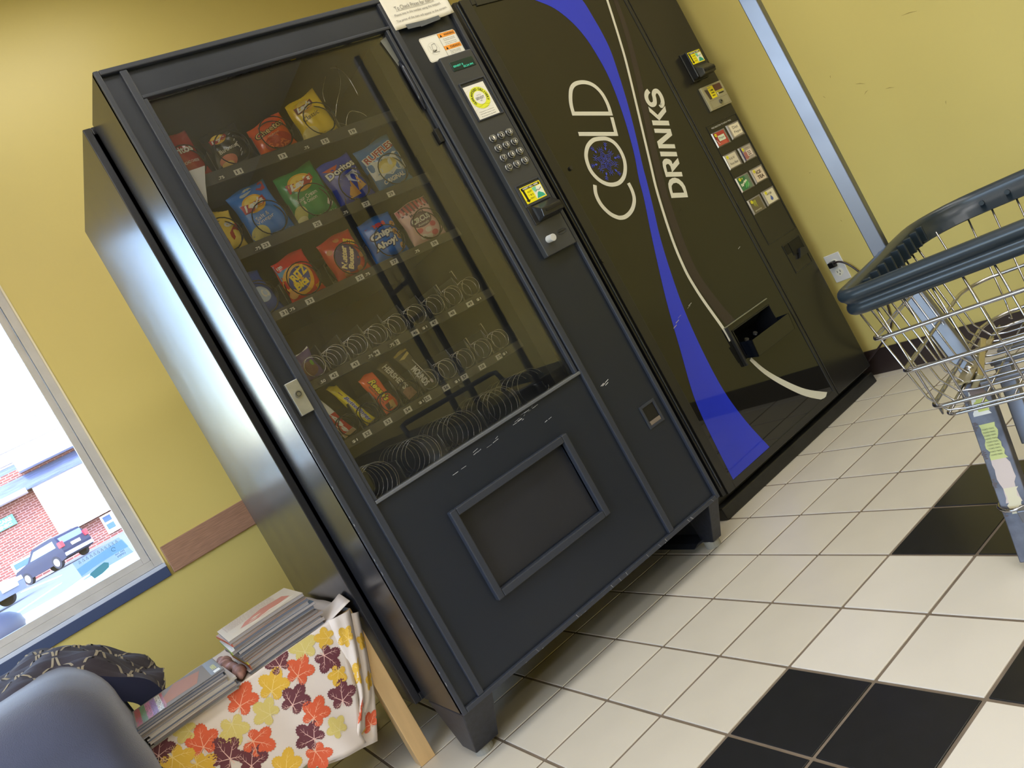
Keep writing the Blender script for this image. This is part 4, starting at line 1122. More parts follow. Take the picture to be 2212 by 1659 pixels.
o, p = bar('dark candy bar with a gold crimped top on the fifth shelf', [(-.152, .975), (-.106, .982), (-.078, .858), (-.118, .850)], foil('dark_choc', srgb(62, 58, 50)), 20, .008)
p.rect(.05, .95, .93, .985, flat(190, 170, 90), 3, 5); p.poly([(.1, .84), (.9, .9), (.9, .84), (.4, .8)], flat(206, 186, 110), 3, 1); vtext(p, 'MOUNDS', .45, .33, .5, .46, flat(216, 214, 208), 4, .04); p.stroke([(.78, .7), (.86, .4), (.88, .15)], [.02, .06, .03], WHITE, 4); p.ell(.85, .1, .1, .05, flat(214, 200, 196), 4); p.build('bag_print', o)
# ================================================================== drinks machine
PH = .045
dm = thing('drinks_vending_machine', 'tall glossy black vending machine lettered cold drinks with blue swoosh, beside the right wall', 'vending machine', (.64, .70, 0), PH)
M_gloss = mat('gloss_black_panel', srgb(24, 24, 22), .03, spec=.7)
M_dframe = mat('drink_frame_black', srgb(40, 40, 39), .3, spec=.5, bump=.03, bscale=700)
M_dbody = mat('drink_body_black', srgb(22, 23, 27), .32)
M_strip2 = mat('control_strip_black', srgb(34, 33, 30), .22, spec=.6, bump=.02, bscale=600)
def Dm(mb, name, m, bevel=0, par=None, smooth=False):
    return mb.build(name, m, par or dm, smooth=smooth, bevel=bevel)
TOPZ = 1.86
Dm(B(.0, .985, .10, .70, .05, TOPZ), 'cabinet', M_dbody, .003)
bs = MB()
bs.hexa([(-.03, .002, .0), (.985, .002, .0), (.985, .7, .0), (-.03, .7, .0), (-.03, .006, .043), (.985, .006, .043), (.985, .7, .043), (-.03, .7, .043)])
bs.box(-.02, .975, .035, .69, .043, .075)
Dm(bs, 'base_plinth', mat('scuffed_black', srgb(28, 28, 28), .35, bump=.3, bscale=80, var=.3, vscale=20), .004)
# panel frame: ring around the glossy picture panel
PX0, PX1, PZ0, PZ1 = .062, .722, .092, 1.835
# a port is cut into the panel
QX0, QX1, QZ0, QZ1 = .398, .634, .40, .500
fr2 = MB()
fr2.box(.022, PX0, 0, .1, .066, TOPZ).box(PX1, .738, 0, .1, .066, TOPZ).box(PX0, PX1, 0, .1, .066, PZ0).box(PX0, PX1, 0, .1, PZ1, TOPZ)
Dm(fr2, 'door_frame', M_dframe, .002)
Dm(B(.0, .020, .006, .1, .07, TOPZ), 'hinge_strip', M_dbody, .002)
Dm(B(.0095, .0115, .003, .01, .1, TOPZ - .01), 'edge_highlight_strip', mat('edge_strip', srgb(96, 106, 128), .3, metal=.6))
pan = MB()
pan.box(PX0, QX0, .003, .02, PZ0, PZ1).box(QX1, PX1, .003, .02, PZ0, PZ1).box(QX0, QX1, .003, .02, PZ0, QZ0).box(QX0, QX1, .003, .02, QZ1, PZ1)
Dm(pan, 'picture_panel', M_gloss)
Dm(B(.742, .99, .0, .1, .066, TOPZ), 'control_strip', M_strip2, .003)
Dm(B(.7375, .7425, .012, .1, .08, TOPZ - .01), 'door_gap', MATS['slot_black'])
bolts = MB()
for s_, z_ in ((.098, 1.24), (.028, .93)):
    bolts.cyl((s_, -.003, z_), (s_, .004, z_), .007, 14)
Dm(bolts, 'bolt', M_dframe, 0)
gq = mat('gloss_blue', srgb(44, 60, 210), .04, spec=.5)
gw = mat('gloss_letter_white', srgb(218, 217, 206), .18)
gsf = mat('gloss_snow_blue', srgb(72, 84, 205), .15)
gpu = mat('gloss_dark_purple', srgb(44, 34, 42), .05, spec=.7)
pr = Print(lambda a, b, o: (min(PX1 - .0005, max(PX0 + .0005, a)), .003 - o, min(PZ1, max(PZ0 + .0008, b))), .00025)
L_ = [tuple(v) for v in spline([(a, b) for a, b in DD['BL']], 5)]; R_ = [tuple(v) for v in spline([(a, b) for a, b in DD['BR']], 5)]
L_[-1] = (DD['BL'][-1][0], PZ0)
pr.poly(L_ + list(reversed(R_ + [(R_[-1][0] + .006, PZ0)])), gq, 2)
pus = [tuple(v) for v in spline(DD['PU'], 4)]
pr.stroke(pus, [.02 + .028 * i / len(pus) for i in range(len(pus))], gpu, 1)
ws_ = [tuple(v) for v in spline(DD['W'], 5)]
pr.stroke(ws_, [.0105 + .006 * max(0, i / len(ws_) - .4) for i in range(len(ws_))], gw, 3)
ws_ = [tuple(v) for v in spline(DD['W2'], 5)]
pr.stroke(ws_, [.015 + .018 * i / len(ws_) for i in range(len(ws_))], gw, 3)
SW = .0145
pr.stroke(spline(DD['D1'], 4), SW, gw, 4, True)
pr.stroke(DD['L1'], SW, gw, 4)
pr.stroke([tuple(v) for v in spline(DD['O1'] + DD['O1'][:1], 5)][:-1], SW, gw, 4, True)
pr.stroke(spline(DD['C1'], 5), SW, gw, 4)
pr.stroke(spline(DD['S2'], 5), .018, gw, 4)
for k in ('K2', 'K2b', 'N2', 'I2'): pr.poly(DD[k], gw, 4)
pr.poly(DD['R2'], gw, 4); pr.poly(DD['D2'], gw, 4)
pr.poly(DD['R2h'], M_gloss, 5); pr.poly(DD['D2h'], M_gloss, 5)
# snowflake
cx, cz = DD['snow'][0]; Rr = math.hypot(DD['snow'][1][0] - cx, DD['snow'][1][1] - cz) * .97
a00 = math.atan2(DD['snow'][1][1] - cz, DD['snow'][1][0] - cx)
for k in range(6):
    a = a00 + k * PI / 3
    def q(rad, off=0.0):
        return (cx + rad * Rr * math.cos(a) - off * Rr * math.sin(a), cz + rad * Rr * math.sin(a) + off * Rr * math.cos(a))
    pr.stroke([q(.12), q(.36)], .0018, gsf, 4); pr.stroke([q(.58), q(1.0)], .0018, gsf, 4)
    pr.poly([q(.58, 0), q(.63, .05), q(.7, .055), q(.74, 0), q(.7, -.055), q(.63, -.05)], gsf, 5)
    for rad in (.78, .88):
        pr.stroke([q(rad, .0), q(rad + .1, .1)], .0015, gsf, 5); pr.stroke([q(rad, 0), q(rad + .1, -.1)], .0015, gsf, 5)
    a += PI / 6
    pr.stroke([q(.14), q(.34, .13), q(.56), q(.34, -.13)], .0015, gsf, 4, True)
    pr.stroke([q(.28), q(.36, .05), q(.44), q(.36, -.05)], .0013, gsf, 4, True)
    pr.stroke([q(.5, .16), q(.66, 0), q(.5, -.16)], .0015, gsf, 4); pr.stroke([q(.56), q(.76)], .0013, gsf, 4)
    pr.stroke([q(.56, .1), q(.72, .14)], .0013, gsf, 4); pr.stroke([q(.56, -.1), q(.72, -.14)], .0013, gsf, 4)
    pr.stroke([q(.05), q(.11, .05), q(.17)], .002, gsf, 5)
rs = random.Random(2)
M_sc2 = flat(176, 174, 166, .5)
for (a, b) in ((.16, .62), (.18, .63), (.20, .64), (.26, .65), (.27, .655)):
    pr.stroke([(a, b), (a + .02, b + .004)], rs.uniform(.0006, .002), M_sc2, 6)
pr.stroke([(.63, .73), (.645, .734)], .002, M_sc2, 6)
pr.build('panel_graphics', dm)
Dm(B(.08, .29, -.0015, .004, 1.829, 1.86), 'top_slot', M_dframe, .001)
# delivery port: chute walls, tray, lip
pt = MB()
pt.box(QX0, QX1, .10, .11, QZ0, QZ1).box(QX0, QX0 + .004, .0, .1, QZ0, QZ1).box(QX1 - .004, QX1, 0, .1, QZ0, QZ1).box(QX0, QX1, 0, .1, QZ1 - .004, QZ1)
pto = Dm(pt, 'delivery_port', M_dbody)
Dm(B(.369, .634, -.004, .003, .5205, .5235), 'port_top_edge', mat('worn_edge', srgb(132, 132, 112), .4), 0, pto)
Dm(MB().hexa([(.41, .085, .455), (.628, .085, .455), (.628, .09, .455), (.41, .09, .455), (.41, .03, .498), (.628, .03, .498), (.628, .035, .498), (.41, .035, .498)]), 'port_flap', M_dframe, .001, pto)
ty = MB()
ty.hexa([(.405, -.046, .382), (.640, -.046, .382), (.640, -.043, .382), (.405, -.043, .382), (.405, -.052, .443), (.640, -.052, .443), (.640, -.049, .443), (.405, -.049, .443)])
Dm(ty, 'tray_front', M_gloss, .0005, pto)
ty = MB()
ty.hexa([(.405, -.046, .382), (.408, -.046, .382), (.408, .08, .40), (.405, .08, .40), (.405, -.052, .443), (.408, -.052, .443), (.408, .08, .458), (.405, .08, .458)])
ty.hexa([(.637, -.046, .382), (.640, -.046, .382), (.640, .003, .382), (.637, .003, .382), (.637, -.052, .443), (.640, -.052, .443), (.640, .003, .443), (.637, .003, .443)])
ty.hexa([(.405, -.046, .380), (.640, -.046, .380), (.640, .08, .400), (.405, .08, .400), (.405, -.046, .383), (.640, -.046, .383), (.640, .08, .403), (.405, .08, .403)])
Dm(ty, 'delivery_tray', mat('tray_gloss', srgb(14, 18, 26), .2), 0, pto)
Dm(B(.370, .381, -.012, .004, .370, .521), 'port_side_bar', M_dframe, .003, pto)
sc_ = MB()
for s_ in (.49, .545): sc_.cyl((s_, .045, .43), (s_, .04, .436), .008, 12)
Dm(sc_, 'tray_screw', mat('screw_steel', srgb(160, 160, 160), .3, metal=.8), 0, pto)
# inset select panel
rg = MB(); ring(rg, .789, .9815, .681, 1.178, .002, -.002, .002)
Dm(rg, 'select_panel_edge', M_dframe, .0)
pr = Print(lambda a, b, o: (a, -.0005 - o, b), .0005)
pr.text('PRESS SELECTION TO DISPLAY PRICE', .875, 1.1635, .125, .006, flat(190, 190, 184), layer=1, bold=.02)
pr.build('select_lettering', dm)
BW, BH, BD = .086, .060, .005
M_btn = mat('button_clear_plastic', srgb(140, 134, 126), .12, coat=.5)
M_grey = flat(168, 160, 150, .3)
btn = None
def button(x, z, base, fn):
    global btn
    if btn is None:
        btn = MB().hexa([(-BW / 2, 0, -BH / 2), (BW / 2, 0, -BH / 2), (BW / 2, .002, -BH / 2), (-BW / 2, .002, -BH / 2), (-BW / 2, 0, BH / 2), (BW / 2, 0, BH / 2), (BW / 2, .002, BH / 2), (-BW / 2, .002, BH / 2)]).hexa([(-BW / 2, 0, -BH / 2), (BW / 2, 0, -BH / 2), (BW / 2, 0, BH / 2), (-BW / 2, 0, BH / 2), (-BW / 2 + .003, -BD, -BH / 2 + .003), (BW / 2 - .014, -BD, -BH / 2 + .003), (BW / 2 - .014, -BD, BH / 2 - .003), (-BW / 2 + .003, -BD, BH / 2 - .003)]).build('select_button', M_btn, dm)
        b = btn
    else: b = shared(btn, (0, 0, 0), dm)
    b.location = (x, 0, z)
    w_, h_ = BW - .019, BH - .009
    p = Print(lambda s, t, o: (-BW / 2 + .004 + s * w_, -BD - o - .0002, -h_ / 2 + t * h_), .0003)
    p.rect(0, 1, 0, 1, base, 1)
    fn(p)
    p.build('drink_label', b)
def pricedot(p, x=.12, y=.8, s='1.25'):
    p.ell(x, y, .1, .13, flat(236, 228, 60), 6, 20, 1); p.text(s, x, y, .12, .07, flat(70, 60, 20), layer=7)
INK = flat(58, 54, 50); 
def f_pepsi(p):
    p.rect(.0, .12, 0, 1, flat(120, 34, 44), 2); p.poly([(.0, .3), (.2, .2), (.8, .35), (.85, 0), (0, 0)], flat(196, 92, 76), 3); p.stroke([(.02, .5), (.1, .3), (.2, .12)], .03, WHITE, 4)
    p.rect(.25, .85, .3, .72, flat(222, 232, 212), 5); p.text('Pepsi', .55, .5, .44, .2, INK, layer=6); pricedot(p, .15, .82)
def f_diet(p):
    p.poly([(.12, .06), (.5, .1), (.98, .12), (1.0, .98), (.6, .95), (.1, .98)], flat(236, 226, 204), 3); p.text('Diet', .56, .72, .5, .22, INK, layer=4); p.text('Pepsi', .6, .34, .62, .24, INK, layer=4)
def f_root(p):
    p.rect(.02, .96, .02, .98, flat(214, 206, 188), 2); p.text('A & W', .5, .66, .5, .18, flat(110, 104, 96), layer=4); p.text('Root Beer', .52, .3, .74, .18, flat(110, 104, 96), layer=4); pricedot(p, .16, .84)
def f_punch(p):
    p.rect(0, .1, 0, 1, flat(60, 50, 110), 2); p.poly([(.08, .1), (.3, .05), (.5, .2), (.4, .6), (.15, .62)], flat(170, 110, 104), 3); p.rect(.4, .88, .22, .68, flat(232, 216, 206), 4)
    for i, s in enumerate(('Fruit', 'Punch', 'Hawaiian')): p.text(s, .62, .57 - .12 * i, .3, .08, flat(60, 30, 40), layer=5, bold=.04)
    p.text('Pepsi', .62, .84, .3, .1, flat(100, 96, 100), layer=4); pricedot(p, .2, .82)
def f_sprite(p):
    p.rect(.68, .98, 0, 1, flat(104, 130, 106), 2); p.poly([(.35, .1), (.8, .2), (.75, .7), (.5, .6)], flat(84, 168, 96), 3); p.text('Sprite', .38, .5, .7, .26, flat(230, 236, 214), rot=.42, bold=.05, shear=.2, layer=5); p.stroke([(.55, .06), (.7, .26), (.76, .4)], .02, flat(190, 220, 190), 5); p.ell(.4, .84, .05, .06, flat(220, 222, 90), 5); pricedot(p, .18, .85)
def f_tea(p):
    p.rect(.02, .97, .02, .98, flat(222, 206, 186), 2); p.text('ICE', .52, .68, .46, .25, flat(80, 60, 50), bold=.03, layer=4); p.text('TEA', .55, .3, .6, .28, flat(80, 60, 50), bold=.03, layer=4); pricedot(p, .18, .84)
def f_mon(p):
    for i in range(3): p.stroke([(.3 + .1 * i, .88), (.27 + .1 * i, .6), (.3 + .1 * i, .3 + .06 * (2 - i))], [.05, .04, .01], flat(196, 200, 60), 4)
    p.text('MONSTER', .42, .12, .62, .1, flat(206, 200, 180), layer=4, bold=.02); pricedot(p, .16, .84)
def f_water(p):
    p.rect(.02, .97, .02, .98, flat(226, 220, 196), 2); p.text('WATER', .44, .72, .5, .16, flat(90, 86, 84), layer=4); p.poly([(.5, .58), (.62, .34), (.6, .22), (.5, .16), (.4, .2), (.37, .3)], flat(86, 104, 170), 4); pricedot(p, .2, .86)
for x, z, c_, f_ in ((.836, 1.117, flat(176, 66, 60, .3), f_pepsi), (.934, 1.121, M_grey, f_diet), (.836, 1.024, M_grey, f_root), (.934, 1.024, flat(176, 166, 158, .3), f_punch), (.837, .929, flat(56, 118, 76, .3), f_sprite), (.934, .931, M_grey, f_tea), (.838, .835, flat(106, 98, 74, .3), f_mon), (.934, .837, M_grey, f_water)):
    button(x, z, c_, f_)
# bill acceptor
ba = Dm(B(.850, .936, -.03, .0, 1.352, 1.455), 'bill_acceptor', MATS['acceptor_black'], .003)
Dm(B(.846, .94, -.006, .0, 1.346, 1.46), 'acceptor_flange', M_dframe, .002, ba)
pr = Print(lambda a, b, o: (a, -.0305 - o, b), .0003); bill_sign(pr, .853, .927, 1.401, 1.449); pr.build('bill_sign', ba)
Dm(MB().hexa([(.862, -.052, 1.349), (.932, -.052, 1.349), (.932, -.028, 1.347), (.858, -.028, 1.347), (.862, -.055, 1.370), (.932, -.055, 1.370), (.932, -.028, 1.394), (.858, -.028, 1.394)]), 'bill_nose', mat('nose_black', srgb(52, 50, 44), .3), .002, ba)
Dm(B(.868, .928, -.0565, -.053, 1.357, 1.364), 'bill_slot', MATS['slot_black'], 0, ba)
# coin mechanism
M_putty = mat('putty_metal', srgb(164, 158, 130), .35, metal=.15, spec=.6)
co = Dm(B(.852, .983, -.010, 0, 1.221, 1.316), 'coin_mechanism', M_putty, .0015)
pr = Print(lambda a, b, o: (a, -.0103 - o, b), .0003)
pr.rect(.922, .970, 1.285, 1.309, flat(96, 62, 54), 1); pr.rect(.887, .921, 1.262, 1.309, flat(232, 216, 40), 2)
pr.poly([(.866, 1.303), (.884, 1.3), (.892, 1.262), (.873, 1.262)], flat(70, 58, 54), 1); pr.stroke([(.868, 1.303), (.905, 1.304)], .003, flat(150, 146, 120), 3)
for i, s in enumerate(('USE', 'COINS', 'ONLY')): pr.text(s, .905, 1.293 - i * .0105, .02, .006, flat(70, 60, 20), layer=3, bold=.06)
pr.rect(.925, .972, 1.2765, 1.283, flat(226, 214, 70), 2); pr.text('INSERT COIN', .948, 1.28, .036, .004, flat(80, 70, 30), layer=3); pr.poly([(.926, 1.278), (.934, 1.278), (.93, 1.262)], flat(236, 232, 190), 2)
pr.stroke(rrect(.864, .976, 1.226, 1.256, .001), .0007, flat(90, 86, 70), 2, True)
pr.build('coin_print', co)
Dm(B(.938, .966, -.0115, -.0095, 1.270, 1.2735), 'coin_slot', MATS['slot_black'], 0, co)
Dm(MB().cyl((.922, -.016, 1.241), (.922, -.01, 1.241), .0085, 20), 'lock_cylinder', MATS['lock_steel'], 0, co)
Dm(MB().cyl((.922, -.0165, 1.241), (.922, -.0158, 1.241), .004, 12), 'key_hole', MATS['slot_black'], 0, co)
# coin return
cr = MB(); ring(cr, .853, .973, .534, .652, .003, -.002, .01)
cro = Dm(cr, 'coin_return_frame', M_dframe, .0)
Dm(B(.858, .888, -.0025, .002, .612, .646).box(.893, .968, -.0025, .002, .596, .648), 'coin_return_opening', MATS['slot_black'], 0, cro)
Dm(MB().hexa([(.905, -.012, .577), (.966, -.012, .577), (.966, -.002, .575), (.905, -.002, .575), (.93, -.014, .61), (.966, -.014, .60), (.966, -.002, .60), (.93, -.002, .61)]), 'coin_cup', MATS['acceptor_black'], .001, cro)
# ================================================================== wall outlet and cord
M_plate = mat('outlet_white', srgb(214, 212, 210), .35)
ol = thing('wall_outlet', 'white duplex outlet plate on the right wall between drinks machine and cart', 'outlet', (XR, .729, .464))
B(-.005, 0, -.0355, .0355, -.0575, .0575).build('cover_plate', M_plate, ol, bevel=.002)
for z in (.0195, -.0195):
    rp = MB().tube([(-.0045, 0, z), (-.0072, 0, z)], .0165, 20).build('receptacle', flat(226, 222, 206, .35), ol)
    mb = MB()
    mb.box(-.0078, -.007, -.0075, -.0055, z - .001, z + .008).box(-.0078, -.007, .0055, .0075, z - .001, z + .007)
    mb.cyl((-.0078, 0, z - .008), (-.007, 0, z - .008), .0024, 10)
    mb.build('contact_slot', MATS['slot_black'], rp)
pl = thing('power_cord', 'black plug and brown-black power cord drooping from the outlet towards the floor', 'cord', (XR, .73, .484))
M_cord = mat('cord_dark', srgb(44, 34, 36), .3)
MB().hexa([(-.030, -.012, -.012), (-.030, .016, -.012), (-.008, .016, -.014), (-.008, -.012, -.014), (-.030, -.012, .010), (-.030, .016, .010), (-.008, .016, .012), (-.008, -.012, .012)]).build('plug', mat('plug_black', srgb(20, 20, 22), .3), pl, bevel=.004, seg=3)
cpts = [(1.690, .722, .486), (1.688, .70, .486), (1.689, .675, .470), (1.694, .65, .43), (1.70, .625, .36), (1.70, .608, .30), (1.70, .612, .24), (1.695, .64, .17), (1.685, .72, .11), (1.665, .80, .06), (1.66, .86, .03)]
MB().tube([(a - XR, b - .73, c - .484) for a, b, c in [tuple(v) for v in spline(cpts, 6)]], .0038, 8).build('cord', M_cord, pl, smooth=True)

# ================================================================== shopping cart
u = Vector((.97455576, .2241452, 0)); v = Vector((.2241452, -.97455576, 0)); N0 = Vector((.271, -.315, 0))
AZ = math.atan2(u.y, u.x)
ct = thing('shopping_cart', 'chrome wire shopping cart with blue-grey plastic rim and tall security pole', 'shopping cart', (N0.x, N0.y, 0), AZ)
# local frame: a across (x), b = -v direction is local y;  v = -y
def CL(a, b, z): return (a, -b, z)
M_chrome = mat('chrome_wire', srgb(178, 177, 180), .2, metal=1.0)
M_zinc = mat('zinc_steel', srgb(126, 127, 132), .4, metal=.85, var=.08, vscale=20)
M_rimp = mat('rim_plastic', srgb(32, 43, 51), .32, spec=.5, var=.08, vscale=30, rvar=.05)
CW, CLn = .566, 1.15
def loop_path(ins, z, rc, rf, L=CLn, zt=0.0):
    """U path: near side (b from L to 0), front end, far side; returned as list of points"""
    pts = []
    a0, a1, b0 = ins, CW - ins, ins
    n = 6
    pts.append(CL(a0, L, z))
    for k in range(1, 9): pts.append(CL(a0, L + (b0 + rc - L) * k / 9, z))
    for k in range(n + 1):
        t = PI / 2 * k / n
        pts.append(CL(a0 + rc - rc * math.cos(t), b0 + rc - rc * math.sin(t), z))
    for k in range(n + 1):
        t = PI / 2 * k / n
        pts.append(CL(a1 - rf + rf * math.sin(t), b0 + rf - rf * math.cos(t), z))
    for k in range(1, 10): pts.append(CL(a1, b0 + rf + (L - b0 - rf) * k / 9, z))
    return pts
RZ = .638
rim_path = loop_path(.004, RZ, .03, .12)
# rim cross section swept: (out, up)
prof = []
def arc(cx, cy, r, a0, a1, n=7):
    return [(cx + r * math.cos(a0 + (a1 - a0) * i / n), cy + r * math.sin(a0 + (a1 - a0) * i / n)) for i in range(n + 1)]
prof = arc(.004, .004, .0135, -PI / 2 * .7, PI * .95, 9) + [(-.008, -.034)] + arc(.000, -.024, .0125, -PI * .75, PI * .32, 8)
def sweep(path, prof):
    P = [Vector(p) for p in path]; vs = []; n = len(prof)
    for i in range(len(P)):
        t = (P[min(i + 1, len(P) - 1)] - P[max(i - 1, 0)]).normalized()
        out = Vector((0, 0, 1)).cross(t) * -1
        out = t.cross(Vector((0, 0, 1))) 
        for o_, up in prof: vs.append(P[i] + out * o_ * SGN + Vector((0, 0, up)))
    fs = []
    for i in range(len(P) - 1):
        for k in range(n):
            fs.append((i * n + k, i * n + (k + 1) % n, (i + 1) * n + (k + 1) % n, (i + 1) * n + k))
    return vs, fs
# which side is outside: the near side runs towards the front end, outside is -a
t0 = (Vector(rim_path[1]) - Vector(rim_path[0])).normalized()
SGN = 1 if t0.cross(Vector((0, 0, 1))).x < 0 else -1
vs_, fs_ = sweep(rim_path, prof)
rimo = MB().add(vs_, fs_).build('rim', M_rimp, ct, smooth=True)
rb = MB()
rb.box(0, .006, -.028, -.006, RZ - .030, RZ + .006)
rb0 = rb.build('rim_rib', M_rimp, rimo, bevel=.002)
rb0.location = (.05, 0, 0)
for i in range(1, 11): shared(rb0, (.05 + i * .046, 0, 0), rimo)
rbb = MB()
for i in range(20):
    b = .13 + i * .052
    p0 = CL(CW - .018, b, RZ - .012); p1 = CL(CW - .010, b, RZ - .012)
    rbb.cyl(p0, p1, .0055, 10)
    rbb.cyl(CL(CW - .012, b, RZ - .012), CL(CW - .004, b, RZ - .012), .004, 8)
rbb.build('rim_rivet', M_rimp, rimo)['kind'] = 'stuff'
LV3 = ((.545, .0125), (.465, .0275), (.38, .04))
for z, ins in LV3:
    MB().tube(loop_path(ins, z, .022, .075), .0042, 8).build('wire_loop', M_chrome, ct, smooth=True)
def insz(z):  # inset at height z
    return max(0, (.62 - z) * .165)
nw = 0
def wire(pts, r=.0021):
    return MB().tube([tuple(p) for p in pts], r, 6).build('wire', M_chrome, ct, smooth=True)
ZF = .362
for i in range(22):     # near side wires
    b = .05 + i * .05
    wire([CL(insz(.61) + .004, b, .615), CL(insz(.39) + .004, b, .39), CL(insz(ZF) + .006, b, ZF), CL(.06, b, ZF + .012)])
for i in range(22):     # far side wires
    b = .09 + i * .05
    wire([CL(CW - insz(.61) - .004, b, .615), CL(CW - insz(.40) - .004, b, .40), CL(CW - insz(ZF) - .012, b, ZF + .004), CL(CW - .07, b, ZF + .012)])
for i in range(11):     # front end wires bend into the floor of the basket
    a = .03 + i * .046
    e_ = .10 if a > CW - .09 else 0
    wire([CL(a, insz(.61) + .004 + e_ * .35, .615), CL(a * .94 + .017, insz(.40) + .004 + e_ * .2, .40), CL(a * .93 + .02, insz(ZF) + .02, ZF + .004), CL(a * .93 + .02, insz(ZF) + .05, ZF), CL(a * .93 + .02, CLn - .02, ZF)])
for i in range(20):     # floor cross wires
    b = .06 + i * .055
    wire([CL(.05, b, ZF - .004), CL(CW - .05, b, ZF - .004)])
MB().tube(loop_path(.052, ZF - .008, .02, .05), .0034, 8).build('wire_loop', M_chrome, ct, smooth=True)
# security pole and lean strut
def bar(name, p0, p1, wa, wb, m, par=ct, bevel=.002):
    A, Bq = Vector(p0), Vector(p1); t = (Bq - A).normalized()
    x = Vector((1, 0, 0)); x = (x - t * x.dot(t)).normalized(); y = t.cross(x)
    P = []
    for q in (A, Bq):
        for sx, sy in ((-1, -1), (1, -1), (1, 1), (-1, 1)): P.append(q + x * wa / 2 * sx + y * wb / 2 * sy)
    return MB().hexa([tuple(p) for p in P]).build(name, m, par, bevel=bevel)
pole = bar('security_pole', CL(.345, -.026, .60), CL(.345, -.026, 2.05), .022, .034, mat('pole_chrome', srgb(112, 116, 128), .34, metal=.95, rvar=.08))
MB().tube([CL(.336, -.026, .64), CL(.329, -.026, .64)], [.008, .006], 16).build('pole_bolt', M_chrome, pole)
strut = bar('pole_strut', CL(.345, -.02, .61), CL(.290, .045, .345), .018, .040, M_zinc)
bar('strut_bracket', CL(.20, .075, .352), CL(.37, .055, .372), .012, .034, mat('bracket_zinc_yellow', srgb(180, 168, 128), .35, metal=.7)).rotation_euler = (0, 0, 0)
MB().hexa([CL(.17, .045, .366), CL(.40, .045, .366), CL(.40, .075, .366), CL(.17, .075, .366), CL(.17, .045, .369), CL(.40, .045, .369), CL(.40, .075, .369), CL(.17, .075, .369)]).build('cross_plate', MATS['bracket_zinc_yellow'], ct)
bo = MB()
for a in (.235, .335): bo.tube([CL(a, .06, .366), CL(a, .06, .374), CL(a, .06, .377)], [.009, .0085, .004], 14)
bo.build('plate_bolt', M_chrome, ct)
for a in (.20, .30, .37):
    bar('floor_channel', CL(a, .08, ZF - .014), CL(a, CLn, ZF - .014), .022, .008, M_zinc)
M_post = mat('worn_post', srgb(98, 98, 104), .5, metal=.4, var=.4, vscale=26)
post = bar('post', CL(.225, .06, .345), CL(.09, .06, .015), .024, .052, M_post)
bar('post', CL(.30, .10, .345), CL(.235, .10, .19), .02, .03, M_zinc)
# torn stickers on the post
A = Vector(CL(.225, .06, .345)); Bq = Vector(CL(.09, .06, .015)); tt = (Bq - A); tl = tt.length; tt.normalize()
xx = Vector((1, 0, 0)); xx = (xx - tt * xx.dot(tt)).normalized(); yy = tt.cross(xx)
sidey = 1 if yy.y > 0 else -1
pr = Print(lambda s, t, o: tuple(A + tt * (t * tl) + yy * s + xx * (-.0123 - o)), .0004)
def torn(s0, s1, t0_, t1_, m, L, seed):
    r_ = random.Random(seed); n = 9
    a = [(s0 + r_.uniform(-.003, .003), t0_ + (t1_ - t0_) * i / n) for i in range(n + 1)]
    b = [(s1 + r_.uniform(-.004, .004), t1_ + (t0_ - t1_) * i / n) for i in range(n + 1)]
    pr.poly(a + b, m, L)
torn(-.014, .014, .03, .19, flat(222, 218, 206), 1, 1); torn(-.006, .016, .1, .17, flat(190, 196, 90), 2, 2)
torn(-.012, .014, .24, .44, flat(196, 200, 120), 1, 3); torn(-.012, .016, .44, .68, flat(206, 188, 176), 1, 4); torn(-.010, .014, .6, .74, flat(216, 206, 170), 2, 5)
torn(-.010, .018, .02, .08, flat(120, 98, 84), 2, 6)
for i in range(9): pr.text('LOAD LIMIT', .001, .27 + i * .018, .022, .008, flat(90, 96, 60), layer=3)
for i in range(5): torn(-.024, -.018, .06 + i * .16, .11 + i * .16, flat(84, 70, 66), 1, 10 + i)
pr.build('torn_sticker', post)
MB().tube([CL(.13 + .03 * math.cos(a), .06 + .03 * math.sin(a), .12) for a in [i * PI / 8 for i in range(16)]], .004, 6, True).build('post_clamp', M_chrome, ct, smooth=True)
# base frame and casters
bar('base_rail', CL(.10, .07, .11), CL(.06, CLn, .16), .025, .025, M_zinc)
bar('base_rail', CL(.46, .07, .11), CL(.50, CLn, .16), .025, .025, M_zinc)
bar('base_cross', CL(.09, .08, .11), CL(.47, .08, .11), .02, .02, M_zinc) if False else MB().tube([CL(.09, .08, .11), CL(.47, .08, .11)], .011, 10).build('base_cross', M_zinc, ct)
for a, b in ((.09, .42), (.45, .42), (.08, CLn - .05), (.48, CLn - .05)):
    wh = MB().cyl(CL(a - .014, b, .056), CL(a + .014, b, .056), .056, 24).build('caster_wheel', mat('caster_grey', srgb(70, 72, 76), .6), ct)
    MB().box(a - .02, a - .016, -b - .02, -b + .02, .05, .13).box(a + .016, a + .02, -b - .02, -b + .02, .05, .13).box(a - .02, a + .02, -b - .02, -b + .02, .12, .13).build('caster_fork', M_zinc, wh)
bar('rear_post', CL(.07, CLn - .06, .14), CL(.02, CLn - .02, .62), .025, .025, M_zinc)
bar('rear_post', CL(.49, CLn - .06, .14), CL(.55, CLn - .02, .62), .025, .025, M_zinc)
MB().tube([CL(-.01, CLn, .64), CL(-.01, CLn + .06, .70), CL(.02, CLn + .07, .705), CL(CW - .02, CLn + .07, .705), CL(CW + .01, CLn + .06, .70), CL(CW + .01, CLn, .64)], .014, 12).build('handle', M_rimp, ct, smooth=True)

